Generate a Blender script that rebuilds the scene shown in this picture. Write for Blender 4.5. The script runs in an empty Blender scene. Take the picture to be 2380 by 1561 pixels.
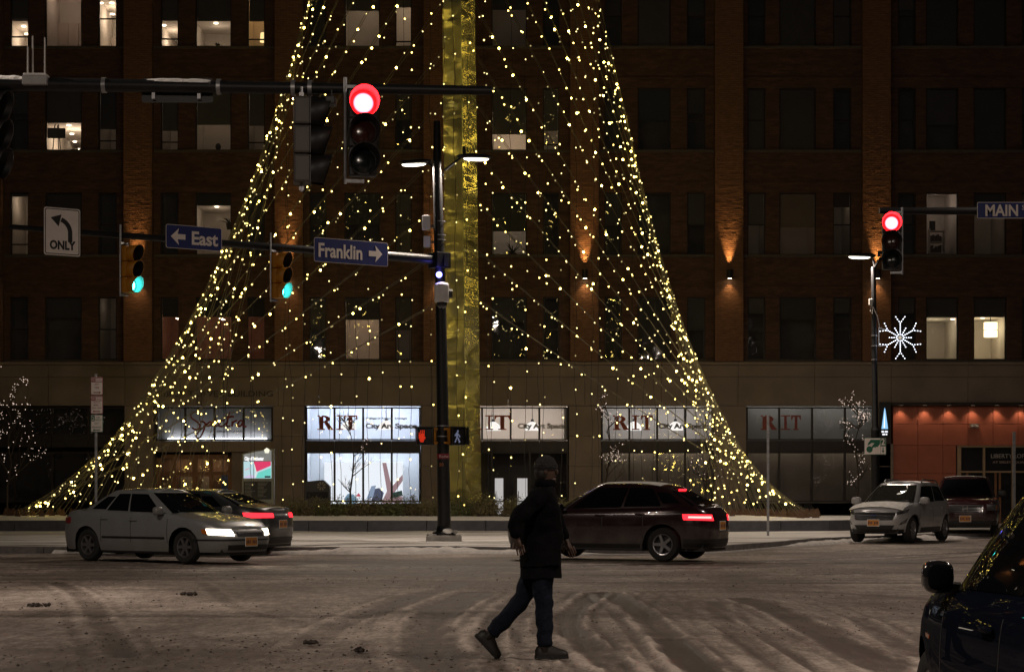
import bpy, bmesh, math, random
import numpy as np
from mathutils import Vector, Matrix
random.seed(7)
rng = np.random.default_rng(7)
PI = math.pi
R = math.radians
S = bpy.context.scene
COL = S.collection

# ------------------------------------------------------------------ camera
F = 4627.8          # focal length in picture units (picture 2380 x 1561), eye level at row 1133
EYE = 1.445
cam_d = bpy.data.cameras.new('camera')
cam_d.lens = 70
cam_d.sensor_width = 36
cam_d.shift_y = 0.148
cam_d.clip_end = 2000
cam = bpy.data.objects.new('camera', cam_d)
cam.location = (0, 0, EYE)
cam.rotation_euler = (R(90), 0, 0)
COL.objects.link(cam)
S.camera = cam

# ------------------------------------------------------------------ world: night sky
W = bpy.data.worlds.new('World')
S.world = W
W.use_nodes = True
nt = W.node_tree
nt.nodes.clear()
sky = nt.nodes.new('ShaderNodeTexSky')
sky.sky_type = 'NISHITA'
sky.sun_disc = False
sky.sun_elevation = R(-2)
sky.sun_rotation = R(200)
tint = nt.nodes.new('ShaderNodeMixRGB')
tint.blend_type = 'MIX'
tint.inputs[0].default_value = 0.75
tint.inputs[2].default_value = (0.78, 0.62, 0.50, 1)     # cloud lit from below by the city
bg = nt.nodes.new('ShaderNodeBackground')
bg.inputs[1].default_value = 0.020
wo = nt.nodes.new('ShaderNodeOutputWorld')
nt.links.new(sky.outputs[0], tint.inputs[1])
nt.links.new(tint.outputs[0], bg.inputs[0])
nt.links.new(bg.outputs[0], wo.inputs[0])

S.view_settings.view_transform = 'Standard'
S.view_settings.look = 'None'
S.view_settings.exposure = 0
S.view_settings.gamma = 1
S.view_settings.use_curve_mapping = False
S.cycles.use_denoising = True
S.cycles.max_bounces = 6
S.cycles.diffuse_bounces = 3
S.cycles.glossy_bounces = 3
S.cycles.transparent_max_bounces = 12
S.cycles.sample_clamp_indirect = 4
S.cycles.sample_clamp_direct = 0
S.cycles.caustics_reflective = False
S.cycles.caustics_refractive = False
S.cycles.pixel_filter_type = 'BLACKMAN_HARRIS'

def P(px, py, Y):
    return Vector(((px-1190)/F*Y, Y, EYE+(1133-py)/F*Y))
def G(px, py):                       # point on the ground seen at a picture position
    Y = F*EYE/(py-1133)
    return Vector(((px-1190)/F*Y, Y, 0))

# ------------------------------------------------------------------ materials
MATS = {}
def mat(name, col=(.5,.5,.5), rough=.6, metal=0, var=.12, scale=6., bump=0., bscale=40., coat=0., cr=.03, spec=.5, emit=None, es=0., stretch=None):
    if name in MATS: return MATS[name]
    m = bpy.data.materials.new(name); m.use_nodes = True
    n = m.node_tree; b = n.nodes['Principled BSDF']
    b.inputs['Roughness'].default_value = rough
    b.inputs['Metallic'].default_value = metal
    b.inputs['Coat Weight'].default_value = coat; b.inputs['Coat Roughness'].default_value = cr
    b.inputs['Specular IOR Level'].default_value = spec
    tc = n.nodes.new('ShaderNodeTexCoord')
    vec = tc.outputs['Object']
    if stretch:
        mp = n.nodes.new('ShaderNodeMapping'); mp.inputs['Scale'].default_value = stretch
        n.links.new(vec, mp.inputs[0]); vec = mp.outputs[0]
    ns = n.nodes.new('ShaderNodeTexNoise'); ns.inputs['Scale'].default_value = scale; ns.inputs['Detail'].default_value = 5
    n.links.new(vec, ns.inputs['Vector'])
    rp = n.nodes.new('ShaderNodeValToRGB')
    rp.color_ramp.elements[0].position = .3; rp.color_ramp.elements[1].position = .7
    rp.color_ramp.elements[0].color = (*[c*(1-var) for c in col], 1)
    rp.color_ramp.elements[1].color = (*[min(1,c*(1+var)) for c in col], 1)
    n.links.new(ns.outputs[0], rp.inputs[0]); n.links.new(rp.outputs[0], b.inputs['Base Color'])
    if bump:
        nb = n.nodes.new('ShaderNodeTexNoise'); nb.inputs['Scale'].default_value = bscale; nb.inputs['Detail'].default_value = 4
        n.links.new(vec, nb.inputs['Vector'])
        bp = n.nodes.new('ShaderNodeBump'); bp.inputs['Strength'].default_value = bump; bp.inputs['Distance'].default_value = .05
        n.links.new(nb.outputs[0], bp.inputs['Height']); n.links.new(bp.outputs[0], b.inputs['Normal'])
    if emit:
        b.inputs['Emission Color'].default_value = (*emit, 1); b.inputs['Emission Strength'].default_value = es
    MATS[name] = m
    return m

def emis(name, col, s, sampling=None):
    if name in MATS: return MATS[name]
    m = bpy.data.materials.new(name); m.use_nodes = True
    n = m.node_tree; n.nodes.clear()
    e = n.nodes.new('ShaderNodeEmission'); e.inputs[0].default_value = (*col, 1); e.inputs[1].default_value = s
    o = n.nodes.new('ShaderNodeOutputMaterial'); n.links.new(e.outputs[0], o.inputs[0])
    if sampling: m.cycles.emission_sampling = sampling
    MATS[name] = m
    return m

def lens_mat(name, col, s):
    """signal lens: bright in the middle, deep colour at the rim"""
    if name in MATS: return MATS[name]
    m = bpy.data.materials.new(name); m.use_nodes = True
    n = m.node_tree; n.nodes.clear()
    tc = n.nodes.new('ShaderNodeTexCoord')
    ln = n.nodes.new('ShaderNodeVectorMath'); ln.operation = 'LENGTH'
    mr = n.nodes.new('ShaderNodeMapRange'); mr.inputs[1].default_value = .104; mr.inputs[2].default_value = .126
    mr.inputs[3].default_value = s; mr.inputs[4].default_value = 2.2
    sep = n.nodes.new('ShaderNodeVectorMath'); sep.operation = 'MULTIPLY'; sep.inputs[1].default_value = (1, 0, 1)
    e = n.nodes.new('ShaderNodeEmission'); e.inputs[0].default_value = (*col, 1)
    o = n.nodes.new('ShaderNodeOutputMaterial')
    n.links.new(tc.outputs['Object'], sep.inputs[0]); n.links.new(sep.outputs[0], ln.inputs[0]); n.links.new(ln.outputs['Value'], mr.inputs[0])
    n.links.new(mr.outputs[0], e.inputs[1]); n.links.new(e.outputs[0], o.inputs[0])
    MATS[name] = m
    return m

def glass_mat(name, tintc=(.9,.9,.9), refl=.10, rough=.02, wav=.012):
    if name in MATS: return MATS[name]
    m = bpy.data.materials.new(name); m.use_nodes = True
    n = m.node_tree; n.nodes.clear()
    t = n.nodes.new('ShaderNodeBsdfTransparent'); t.inputs[0].default_value = (*tintc, 1)
    g = n.nodes.new('ShaderNodeBsdfGlossy'); g.inputs['Roughness'].default_value = rough
    tc = n.nodes.new('ShaderNodeTexCoord')
    ns = n.nodes.new('ShaderNodeTexNoise'); ns.inputs['Scale'].default_value = 1.6; ns.inputs['Detail'].default_value = 1
    bp = n.nodes.new('ShaderNodeBump'); bp.inputs['Strength'].default_value = wav; bp.inputs['Distance'].default_value = 1
    n.links.new(tc.outputs['Object'], ns.inputs['Vector']); n.links.new(ns.outputs[0], bp.inputs['Height']); n.links.new(bp.outputs[0], g.inputs['Normal'])
    f = n.nodes.new('ShaderNodeFresnel'); f.inputs[0].default_value = 1.5
    mx0 = n.nodes.new('ShaderNodeMath'); mx0.operation = 'MAXIMUM'; mx0.inputs[1].default_value = refl
    mx = n.nodes.new('ShaderNodeMixShader'); o = n.nodes.new('ShaderNodeOutputMaterial')
    n.links.new(f.outputs[0], mx0.inputs[0]); n.links.new(mx0.outputs[0], mx.inputs[0]); n.links.new(t.outputs[0], mx.inputs[1]); n.links.new(g.outputs[0], mx.inputs[2]); n.links.new(mx.outputs[0], o.inputs[0])
    MATS[name] = m
    return m

def brick_mat(name, c1, c2, mortar, row=.072, wid=.215, bump=.35):
    if name in MATS: return MATS[name]
    m = bpy.data.materials.new(name); m.use_nodes = True
    n = m.node_tree; b = n.nodes['Principled BSDF']; b.inputs['Roughness'].default_value = .8
    tc = n.nodes.new('ShaderNodeTexCoord')
    sx = n.nodes.new('ShaderNodeSeparateXYZ'); cx = n.nodes.new('ShaderNodeCombineXYZ')
    ad = n.nodes.new('ShaderNodeMath'); ad.operation = 'ADD'
    n.links.new(tc.outputs['Object'], sx.inputs[0]); n.links.new(sx.outputs[0], ad.inputs[0]); n.links.new(sx.outputs[1], ad.inputs[1])
    n.links.new(ad.outputs[0], cx.inputs[0]); n.links.new(sx.outputs[2], cx.inputs[1])
    br = n.nodes.new('ShaderNodeTexBrick'); br.inputs['Scale'].default_value = 1
    br.inputs['Brick Width'].default_value = wid; br.inputs['Row Height'].default_value = row
    br.inputs['Mortar Size'].default_value = .006; br.inputs['Mortar Smooth'].default_value = .3; br.inputs['Bias'].default_value = 0
    br.inputs['Color1'].default_value = (*c1,1); br.inputs['Color2'].default_value = (*c2,1); br.inputs['Mortar'].default_value = (*mortar,1)
    n.links.new(cx.outputs[0], br.inputs['Vector'])
    ns = n.nodes.new('ShaderNodeTexNoise'); ns.inputs['Scale'].default_value = 1.3; ns.inputs['Detail'].default_value = 6
    mp = n.nodes.new('ShaderNodeMapping'); mp.inputs['Scale'].default_value = (1, 1, 4)
    n.links.new(tc.outputs['Object'], mp.inputs[0]); n.links.new(mp.outputs[0], ns.inputs['Vector'])
    mr = n.nodes.new('ShaderNodeMapRange'); mr.inputs[1].default_value = .3; mr.inputs[2].default_value = .7; mr.inputs[3].default_value = .7; mr.inputs[4].default_value = 1.2
    n.links.new(ns.outputs[0], mr.inputs[0])
    mu = n.nodes.new('ShaderNodeVectorMath'); mu.operation = 'SCALE'
    n.links.new(br.outputs['Color'], mu.inputs[0]); n.links.new(mr.outputs[0], mu.inputs['Scale'])
    n.links.new(mu.outputs[0], b.inputs['Base Color'])
    bp = n.nodes.new('ShaderNodeBump'); bp.inputs['Strength'].default_value = bump; bp.inputs['Distance'].default_value = .02; bp.invert = True
    n.links.new(br.outputs['Fac'], bp.inputs['Height']); n.links.new(bp.outputs[0], b.inputs['Normal'])
    MATS[name] = m
    return m

# ------------------------------------------------------------------ mesh builder
class MB:
    def __init__(s): s.v = []; s.f = []
    def quad(s, a, b, c, d):
        i = len(s.v); s.v += [tuple(a), tuple(b), tuple(c), tuple(d)]; s.f.append((i,i+1,i+2,i+3)); return s
    def poly(s, pts):
        i = len(s.v); s.v += [tuple(p) for p in pts]; s.f.append(tuple(range(i, i+len(pts)))); return s
    def box(s, x0, x1, y0, y1, z0, z1):
        i = len(s.v)
        s.v += [(x0,y0,z0),(x1,y0,z0),(x1,y1,z0),(x0,y1,z0),(x0,y0,z1),(x1,y0,z1),(x1,y1,z1),(x0,y1,z1)]
        for q in ((0,3,2,1),(4,5,6,7),(0,1,5,4),(1,2,6,5),(2,3,7,6),(3,0,4,7)): s.f.append(tuple(i+k for k in q))
        return s
    def cbox(s, c, sx, sy, sz, yaw=0, bev=0):
        i0 = len(s.v)
        s.box(-sx/2, sx/2, -sy/2, sy/2, -sz/2, sz/2)
        cy, sn = math.cos(yaw), math.sin(yaw)
        for k in range(i0, len(s.v)):
            x,y,z = s.v[k]; s.v[k] = (c[0]+x*cy-y*sn, c[1]+x*sn+y*cy, c[2]+z)
        return s
    def tube(s, a, b, r0, r1=None, n=8, cap=True):
        a = Vector(a); b = Vector(b); r1 = r0 if r1 is None else r1
        d = (b-a).normalized()
        u = d.orthogonal().normalized(); w = d.cross(u)
        i = len(s.v)
        for c, r in ((a, r0), (b, r1)):
            for k in range(n):
                t = 2*PI*k/n; s.v.append(tuple(c+u*(r*math.cos(t))+w*(r*math.sin(t))))
        for k in range(n):
            k2 = (k+1) % n; s.f.append((i+k, i+k2, i+n+k2, i+n+k))
        if cap:
            s.f.append(tuple(i+k for k in range(n-1,-1,-1))); s.f.append(tuple(i+n+k for k in range(n)))
        return s
    def path(s, pts, r, n=6, cap=True):
        pts = [Vector(p) for p in pts]; m = len(pts)
        rs = r if isinstance(r, (list, tuple)) else [r]*m
        i = len(s.v); u = None
        for j, p in enumerate(pts):
            d = (pts[min(j+1,m-1)]-pts[max(j-1,0)])
            d = d.normalized() if d.length > 1e-9 else Vector((0,0,1))
            if u is None: u = d.orthogonal().normalized()
            else:
                u = (u-d*u.dot(d)); u = u.normalized() if u.length > 1e-6 else d.orthogonal().normalized()
            w = d.cross(u)
            for k in range(n):
                t = 2*PI*k/n; s.v.append(tuple(p+u*(rs[j]*math.cos(t))+w*(rs[j]*math.sin(t))))
        for j in range(m-1):
            for k in range(n):
                k2 = (k+1) % n; s.f.append((i+j*n+k, i+j*n+k2, i+(j+1)*n+k2, i+(j+1)*n+k))
        if cap:
            s.f.append(tuple(i+k for k in range(n-1,-1,-1))); s.f.append(tuple(i+(m-1)*n+k for k in range(n)))
        return s
    def lathe(s, prof, c=(0,0,0), n=16, axis='z'):
        i = len(s.v); m = len(prof)
        for k in range(n):
            t = 2*PI*k/n; ct, st = math.cos(t), math.sin(t)
            for r, z in prof:
                p = (r*ct, r*st, z) if axis == 'z' else ((r*ct, z, r*st) if axis == 'y' else (z, r*ct, r*st))
                s.v.append((c[0]+p[0], c[1]+p[1], c[2]+p[2]))
        for k in range(n):
            k2 = (k+1) % n
            for j in range(m-1):
                s.f.append((i+k*m+j, i+k2*m+j, i+k2*m+j+1, i+k*m+j+1))
        return s
    def prism(s, pts, y0, y1):            # outline in x,z pushed along y
        i = len(s.v); n = len(pts)
        s.v += [(x, y0, z) for x, z in pts] + [(x, y1, z) for x, z in pts]
        s.f.append(tuple(range(i, i+n))); s.f.append(tuple(range(i+2*n-1, i+n-1, -1)))
        for k in range(n):
            k2 = (k+1) % n; s.f.append((i+k, i+n+k, i+n+k2, i+k2))
        return s
    def prismz(s, pts, z0, z1):
        i = len(s.v); n = len(pts)
        s.v += [(x, y, z0) for x, y in pts] + [(x, y, z1) for x, y in pts]
        s.f.append(tuple(range(i+n-1, i-1, -1))); s.f.append(tuple(range(i+n, i+2*n)))
        for k in range(n):
            k2 = (k+1) % n; s.f.append((i+k, i+k2, i+n+k2, i+n+k))
        return s
    def grid(s, rows):
        i = len(s.v); n = len(rows[0])
        for r in rows: s.v += [tuple(p) for p in r]
        for a in range(len(rows)-1):
            for b in range(n-1): s.f.append((i+a*n+b, i+a*n+b+1, i+(a+1)*n+b+1, i+(a+1)*n+b))
        return s
    def ball(s, c, rx, ry=None, rz=None, nu=10, nv=6, e=1.0):
        ry = rx if ry is None else ry; rz = rx if rz is None else rz
        def pw(t): return math.copysign(abs(t)**e, t)
        prof = []
        rows = []
        for j in range(nv+1):
            b = -PI/2+PI*j/nv
            rows.append([(c[0]+rx*pw(math.cos(b))*pw(math.cos(2*PI*k/nu)), c[1]+ry*pw(math.cos(b))*pw(math.sin(2*PI*k/nu)), c[2]+rz*pw(math.sin(b))) for k in range(nu+1)])
        return s.grid(rows)
    def xform(s, M, i0=0):
        for k in range(i0, len(s.v)): s.v[k] = tuple(M @ Vector(s.v[k]))
        return s
    def build(s, name, m, parent=None, smooth=False, loc=None, weld=False, bevel=0, kind=None, sharp=40):
        me = bpy.data.meshes.new(name)
        me.from_pydata(s.v, [], s.f)
        if weld or bevel:
            bm = bmesh.new(); bm.from_mesh(me)
            bmesh.ops.remove_doubles(bm, verts=bm.verts, dist=1e-4)
            bmesh.ops.recalc_face_normals(bm, faces=bm.faces)
            if bevel:
                es = [e for e in bm.edges if len(e.link_faces) == 2 and e.calc_face_angle(0) > R(50)]
                bmesh.ops.bevel(bm, geom=es, offset=bevel, segments=2, affect='EDGES', profile=.6)
            bm.to_mesh(me); bm.free()
        if smooth:
            me.shade_smooth()
            try: me.set_sharp_from_angle(angle=R(sharp))
            except Exception: pass
        me.materials.append(m)
        o = bpy.data.objects.new(name, me)
        COL.objects.link(o)
        if parent is not None: o.parent = parent
        if loc is not None: o.location = loc
        if kind: o['kind'] = kind
        return o

def thing(name, label, cat, loc=(0,0,0), rz=0, group=None):
    o = bpy.data.objects.new(name, None); o.empty_display_size = .2
    COL.objects.link(o)
    o.location = loc; o.rotation_euler = (0, 0, rz)
    o['label'] = label; o['category'] = cat
    if group: o['group'] = group
    return o
def tag(o, label, cat, group=None):
    o['label'] = label; o['category'] = cat
    if group: o['group'] = group
    return o
def inst(name, me, parent, loc=(0,0,0), rot=(0,0,0), sc=(1,1,1)):
    o = bpy.data.objects.new(name, me); COL.objects.link(o); o.parent = parent
    o.location = loc; o.rotation_euler = rot; o.scale = sc
    return o
def light(kind, name, loc, energy, col, parent=None, rot=(0,0,0), **kw):
    d = bpy.data.lights.new(name, kind); d.energy = energy; d.color = col
    for k, v in kw.items(): setattr(d, k, v)
    o = bpy.data.objects.new(name, d); COL.objects.link(o); o.location = loc; o.rotation_euler = rot
    if parent: o.parent = parent
    return o

def text(s, size, m, parent, name='lettering', M=None, width=None, align='LEFT', ext=.003, bold=0):
    """flat lettering in the x-z plane facing -y; origin at the left end of the base line"""
    c = bpy.data.curves.new('t', 'FONT'); c.body = s; c.size = size; c.extrude = ext; c.resolution_u = 3; c.offset = bold; c.align_x = align
    o = bpy.data.objects.new('t', c); COL.objects.link(o)
    dg = bpy.context.evaluated_depsgraph_get()
    me = bpy.data.meshes.new_from_object(o.evaluated_get(dg))
    bpy.data.objects.remove(o)
    me.name = name
    xs = [v.co.x for v in me.vertices]
    k = 1.0
    if width and xs: k = width/(max(xs)-min(xs)); x0 = min(xs)
    else: x0 = 0
    for v in me.vertices:
        p = Vector(((v.co.x-x0)*k, -v.co.z, v.co.y))
        v.co = (M @ p) if M else p
    me.materials.clear(); me.materials.append(m)
    t = bpy.data.objects.new(name, me); COL.objects.link(t)
    if parent is not None: t.parent = parent
    return t

# ------------------------------------------------------------------ shared materials
M_black = mat('black_painted_steel', (.010,.010,.011), .46, .0, .3, 8, spec=.28)
M_dark = mat('dark_metal', (.02,.02,.022), .45, .2)
M_galv = mat('galvanised_steel', (.30,.30,.31), .42, .7, .2, 12)
M_snow = mat('snow', (.74,.72,.70), .75, 0, .06, 9, bump=.35, bscale=14)
M_conc = mat('concrete', (.30,.285,.265), .85, 0, .18, 5, bump=.2, bscale=60)
M_rubber = mat('tyre_rubber', (.014,.014,.014), .8, 0, .3, 30, bump=.3, bscale=90)
M_trim = mat('black_plastic', (.012,.012,.012), .5, 0, .2, 20)
M_white = mat('white_paint', (.72,.72,.70), .5, 0, .05)
M_wood = mat('bark', (.055,.042,.033), .85, 0, .3, 20, bump=.5, bscale=60)

# ------------------------------------------------------------------ ground
def vnoise(x, y, seed=0):
    xi = np.floor(x).astype(np.int64); yi = np.floor(y).astype(np.int64)
    fx = x-xi; fy = y-yi
    fx = fx*fx*(3-2*fx); fy = fy*fy*(3-2*fy)
    def h(a, b):
        n = (a*374761393 + b*668265263 + seed*1442695041) & 0x7fffffff
        n = ((n ^ (n >> 13))*1274126177) & 0x7fffffff
        return ((n ^ (n >> 16)) & 0xffff)/65535.0
    return (h(xi,yi)*(1-fx)+h(xi+1,yi)*fx)*(1-fy)+(h(xi,yi+1)*(1-fx)+h(xi+1,yi+1)*fx)*fy
def fbm(x, y, o=4, seed=0):
    t = 0; a = .5
    for k in range(o):
        t = t+a*vnoise(x*2**k, y*2**k, seed+k); a *= .5
    return t/(1-.5**o)

TRACKS = [   # picture polylines of the wheel tracks, width (m), depth
    ([(1393,1374),(1333,1411),(1316,1438),(1326,1461),(1360,1491),(1410,1528),(1460,1561),(1500,1600)], .24, .95),
    ([(1413,1374),(1466,1401),(1510,1434),(1543,1468),(1586,1508),(1640,1560)], .26, .9),
    ([(1236,1371),(1170,1414),(1136,1461),(1130,1501),(1146,1541),(1180,1590)], .22, .85),
    ([(1110,1374),(1026,1408),(990,1441),(983,1481),(1010,1518),(1060,1561),(1090,1600)], .42, .8),
    ([(980,1374),(893,1401),(793,1441),(700,1500)], .30, .45),
    ([(1070,1352),(950,1392),(840,1430)], .3, .4),
    ([(1729,1388),(1793,1405),(1853,1435),(1920,1472),(1980,1502),(2040,1532),(2110,1570)], .34, .85),
    ([(1664,1395),(1670,1425),(1703,1465),(1753,1505),(1803,1541),(1850,1580)], .2, .45),
    ([(1560,1480),(1600,1515),(1650,1561)], .3, .85),
    ([(1990,1430),(2050,1470),(2120,1520)], .2, .5),
    ([(133,1351),(186,1374),(213,1401),(230,1434),(253,1468),(290,1520)], .24, .5),
    ([(466,1351),(510,1381),(540,1404),(580,1421),(700,1440)], .16, .3),
    ([(-50,1352),(60,1349),(133,1351)], .3, .4),
    ([(-100,1316),(300,1317),(700,1316),(1150,1313),(1500,1310),(1850,1300),(2300,1280)], .5, .85),
    ([(-100,1334),(300,1335),(800,1330),(1300,1334),(1700,1336),(2000,1330),(2400,1320)], .35, .5),
    ([(-100,1326),(500,1325),(1000,1322),(1700,1318),(2050,1304),(2400,1282)], .35, .55),  # dark band below the sedan, car shade drawn in with the track
    ([(-100,1345),(500,1341),(900,1346),(1300,1350),(1900,1353),(2150,1352)], .3, .5),
    ([(-100,1303),(300,1304),(700,1302),(1300,1301)], .4, .6),
    ([(1500,1372),(1700,1366),(1950,1372),(2200,1392)], .3, .35),
    ([(1600,1290),(1800,1286),(2000,1276),(2380,1262)], .35, .45),
    ([(1650,1312),(1880,1308),(2080,1296),(2250,1284)], .3, .4),
]
def build_road():
    xs = np.concatenate([[-600,-250,-120,-60,-40,-30,-24], np.arange(-20,-10,.16), np.arange(-10,11,.055), np.arange(11,22,.16), [24,30,40,60,120,250,600]])
    ys = np.concatenate([[-300,-120,-60,-30,-12,0,6,10], np.arange(12.5,33,.085), np.arange(33,62,.16), [64,68,75,90,120,250,700]])
    X, Y = np.meshgrid(xs, ys)
    x = X.ravel(); y = Y.ravel()
    snow = .62+.65*(fbm(x*.55+3, y*.28, 5, 3)-.5)
    snow += .35*(fbm(x*.18, y*1.5, 4, 9)-.5)*np.clip((y-20)/10, 0, 1)
    snow += .22*(fbm(x*2.6, y*1.4, 4, 21)-.5)
    # dirty, scattered slush towards the left foreground
    d = np.clip(1-np.hypot((x+3.2)/4.2, (y-15.5)/4.2), 0, 1)
    snow -= .33*d
    d = np.clip(1-np.hypot((x-1.2)/3.0, (y-16.8)/3.2), 0, 1); snow += .42*d
    d = np.clip(1-np.hypot((x+3.0)/4.5, (y-25)/3.5), 0, 1); snow += .22*d
    d = np.clip(1-np.hypot((x-3.5)/3.5, (y-14.5)/3), 0, 1); snow += .2*d
    wiped = np.exp(-((y-37)/4.5)**2); snow -= .12*wiped
    h = .018*(fbm(x*.9, y*.9, 4, 5)-.5)
    for pts, w, dep, sh in [(p, w, d, 0.) for p, w, d in TRACKS]+[(p, .085, d*.6, s) for p, w, d in TRACKS if d > .44 for s in (-.34, .27)]+[(p, .06, d*.5, s) for p, w, d in TRACKS if d > .7 for s in (-.6, .62, .9)]:
        g = [G(*p) for p in pts]
        # smooth the polyline
        pp = np.array([(q.x, q.y) for q in g])
        for _ in range(3):
            a = pp[:-1]*.75+pp[1:]*.25; b = pp[:-1]*.25+pp[1:]*.75
            mid = np.empty((len(a)*2, 2)); mid[0::2] = a; mid[1::2] = b
            pp = np.vstack([pp[:1], mid, pp[-1:]])
        if sh:
            tg = np.gradient(pp, axis=0); tg /= np.linalg.norm(tg, axis=1)[:,None]+1e-9; pp = pp+np.stack([-tg[:,1], tg[:,0]], 1)*sh
        sel = (x > pp[:,0].min()-1) & (x < pp[:,0].max()+1) & (y > pp[:,1].min()-1) & (y < pp[:,1].max()+1)
        idx = np.nonzero(sel)[0]
        best = np.full(len(idx), 9.)
        px_, py_ = x[idx], y[idx]
        for (ax, ay), (bx, by) in zip(pp[:-1], pp[1:]):
            dx, dy = bx-ax, by-ay; L2 = dx*dx+dy*dy+1e-9
            t = np.clip(((px_-ax)*dx+(py_-ay)*dy)/L2, 0, 1)
            best = np.minimum(best, np.hypot(px_-ax-t*dx, py_-ay-t*dy))
        wn = w*(.8+.45*vnoise(px_*1.5, py_*1.5, 31))
        k = np.clip((wn*.58-best)/.075+.5, 0, 1)
        brk = .72+.55*(fbm(px_*1.7, py_*1.1, 3, 41)-.35)
        groove = 1-.25*(np.sin(best*95)*.5+.5)
        snow[idx] -= .55*dep*k*np.clip(brk, .3, 1)*groove
        edge = np.exp(-((best-wn*.82)/(.22*w))**2)
        snow[idx] += .22*dep*edge*brk
        h[idx] += -.014*dep*k+.012*dep*edge
    near = np.exp(-np.clip(12.5-y, 0, None))
    me = bpy.data.meshes.new('road')
    nx, ny = len(xs), len(ys)
    co = np.empty((nx*ny, 3), np.float32); co[:,0] = x; co[:,1] = y; co[:,2] = h-.02
    me.vertices.add(nx*ny); me.vertices.foreach_set('co', co.ravel())
    i = np.arange(nx*ny).reshape(ny, nx)
    q = np.stack([i[:-1,:-1], i[:-1,1:], i[1:,1:], i[1:,:-1]], -1).reshape(-1, 4)
    me.loops.add(q.size); me.loops.foreach_set('vertex_index', q.ravel().astype(np.int32))
    me.polygons.add(len(q)); me.polygons.foreach_set('loop_start', (np.arange(len(q))*4).astype(np.int32))
    me.update(calc_edges=True); me.validate()
    me.shade_smooth()
    at = me.attributes.new('snow_cover', 'FLOAT', 'POINT'); at.data.foreach_set('value', np.clip(snow, 0, 1).astype(np.float32))
    m = bpy.data.materials.new('snowy_asphalt'); m.use_nodes = True
    n = m.node_tree; b = n.nodes['Principled BSDF']
    a = n.nodes.new('ShaderNodeAttribute'); a.attribute_name = 'snow_cover'
    tc = n.nodes.new('ShaderNodeTexCoord')
    def noise(sc, det, st=(1,1,1)):
        mp = n.nodes.new('ShaderNodeMapping'); mp.inputs['Scale'].default_value = st
        t = n.nodes.new('ShaderNodeTexNoise'); t.inputs['Scale'].default_value = sc; t.inputs['Detail'].default_value = det; t.inputs['Roughness'].default_value = .65
        n.links.new(tc.outputs['Object'], mp.inputs[0]); n.links.new(mp.outputs[0], t.inputs['Vector']); return t
    n1 = noise(9, 6, (1, .35, 1)); n2 = noise(34, 4, (1, .25, 1)); n3 = noise(1.1, 5, (.5, 1.6, 1))
    def ma(op, x0, x1):
        t = n.nodes.new('ShaderNodeMath'); t.operation = op
        for k, v in enumerate((x0, x1)):
            if isinstance(v, (int, float)): t.inputs[k].default_value = v
            else: n.links.new(v, t.inputs[k])
        return t.outputs[0]
    s = ma('ADD', a.outputs['Fac'], ma('MULTIPLY', ma('SUBTRACT', n1.outputs[0], .5), .75))
    s = ma('ADD', s, ma('MULTIPLY', ma('SUBTRACT', n2.outputs[0], .5), .6))
    s = ma('ADD', s, ma('MULTIPLY', ma('SUBTRACT', n3.outputs[0], .5), .25))
    rp = n.nodes.new('ShaderNodeValToRGB'); cr = rp.color_ramp
    cr.elements[0].position = .0; cr.elements[0].color = (.038,.034,.032,1)
    cr.elements[1].position = 1.0; cr.elements[1].color = (.62,.535,.475,1)
    e = cr.elements.new(.26); e.color = (.085,.067,.057,1)
    e = cr.elements.new(.50); e.color = (.165,.132,.112,1)
    e = cr.elements.new(.72); e.color = (.315,.265,.232,1)
    n.links.new(s, rp.inputs[0]); n.links.new(rp.outputs[0], b.inputs['Base Color'])
    mr = n.nodes.new('ShaderNodeMapRange'); mr.inputs[3].default_value = .5; mr.inputs[4].default_value = .85
    n.links.new(s, mr.inputs[0]); n.links.new(mr.outputs[0], b.inputs['Roughness'])
    bp = n.nodes.new('ShaderNodeBump'); bp.inputs['Strength'].default_value = .45; bp.inputs['Distance'].default_value = .035
    n.links.new(s, bp.inputs['Height']); n.links.new(bp.outputs[0], b.inputs['Normal'])
    b.inputs['Specular IOR Level'].default_value = .3
    me.materials.append(m)
    o = bpy.data.objects.new('road', me); COL.objects.link(o); o['kind'] = 'structure'
build_road()
def slush_grains():
    # loose dirty ice grains and pebbles of slush thrown about by tyres
    n = 8000
    y = 13+rng.random(n)**1.5*24; x = (rng.random(n)-.5)*2*(.27*y+.5)
    dens = fbm(x*.6+7, y*.6, 4, 55)+.45*np.clip(1-np.hypot((x+2.6)/4.5, (y-15.5)/4.5), 0, 1)-.25*np.exp(-((x-1.3)/1.0)**2-((y-17)/1.6)**2)
    keep = dens+.18*(rng.random(n)-.5) > .50; x, y = x[keep], y[keep]; n = len(x)
    r = np.clip(.006*np.exp(rng.normal(0, .5, n)), .003, .016)
    base = np.array([(1,0,0),(0,1,0),(-1,0,0),(0,-1,0),(0,0,1),(0,0,-.6)], float)
    V = base[None]*r[:,None,None]*(1+.35*rng.normal(size=(n,6,1)))*np.array([1.25,1.1,.6]); V[:,:,0] += x[:,None]; V[:,:,1] += y[:,None]; V[:,:,2] += (-.012+r*.5)[:,None]
    Fc = np.array([(0,1,4),(1,2,4),(2,3,4),(3,0,4),(1,0,5),(2,1,5),(3,2,5),(0,3,5)])
    me = bpy.data.meshes.new('slush_grains'); me.from_pydata(V.reshape(-1,3).tolist(), [], (Fc[None]+6*np.arange(n)[:,None,None]).reshape(-1,3).tolist())
    me.materials.append(mat('dirty_ice', (.06,.046,.038), .7, 0, .3, 30))
    o = bpy.data.objects.new('slush_grains', me); COL.objects.link(o); o['kind'] = 'stuff'
slush_grains()

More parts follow.
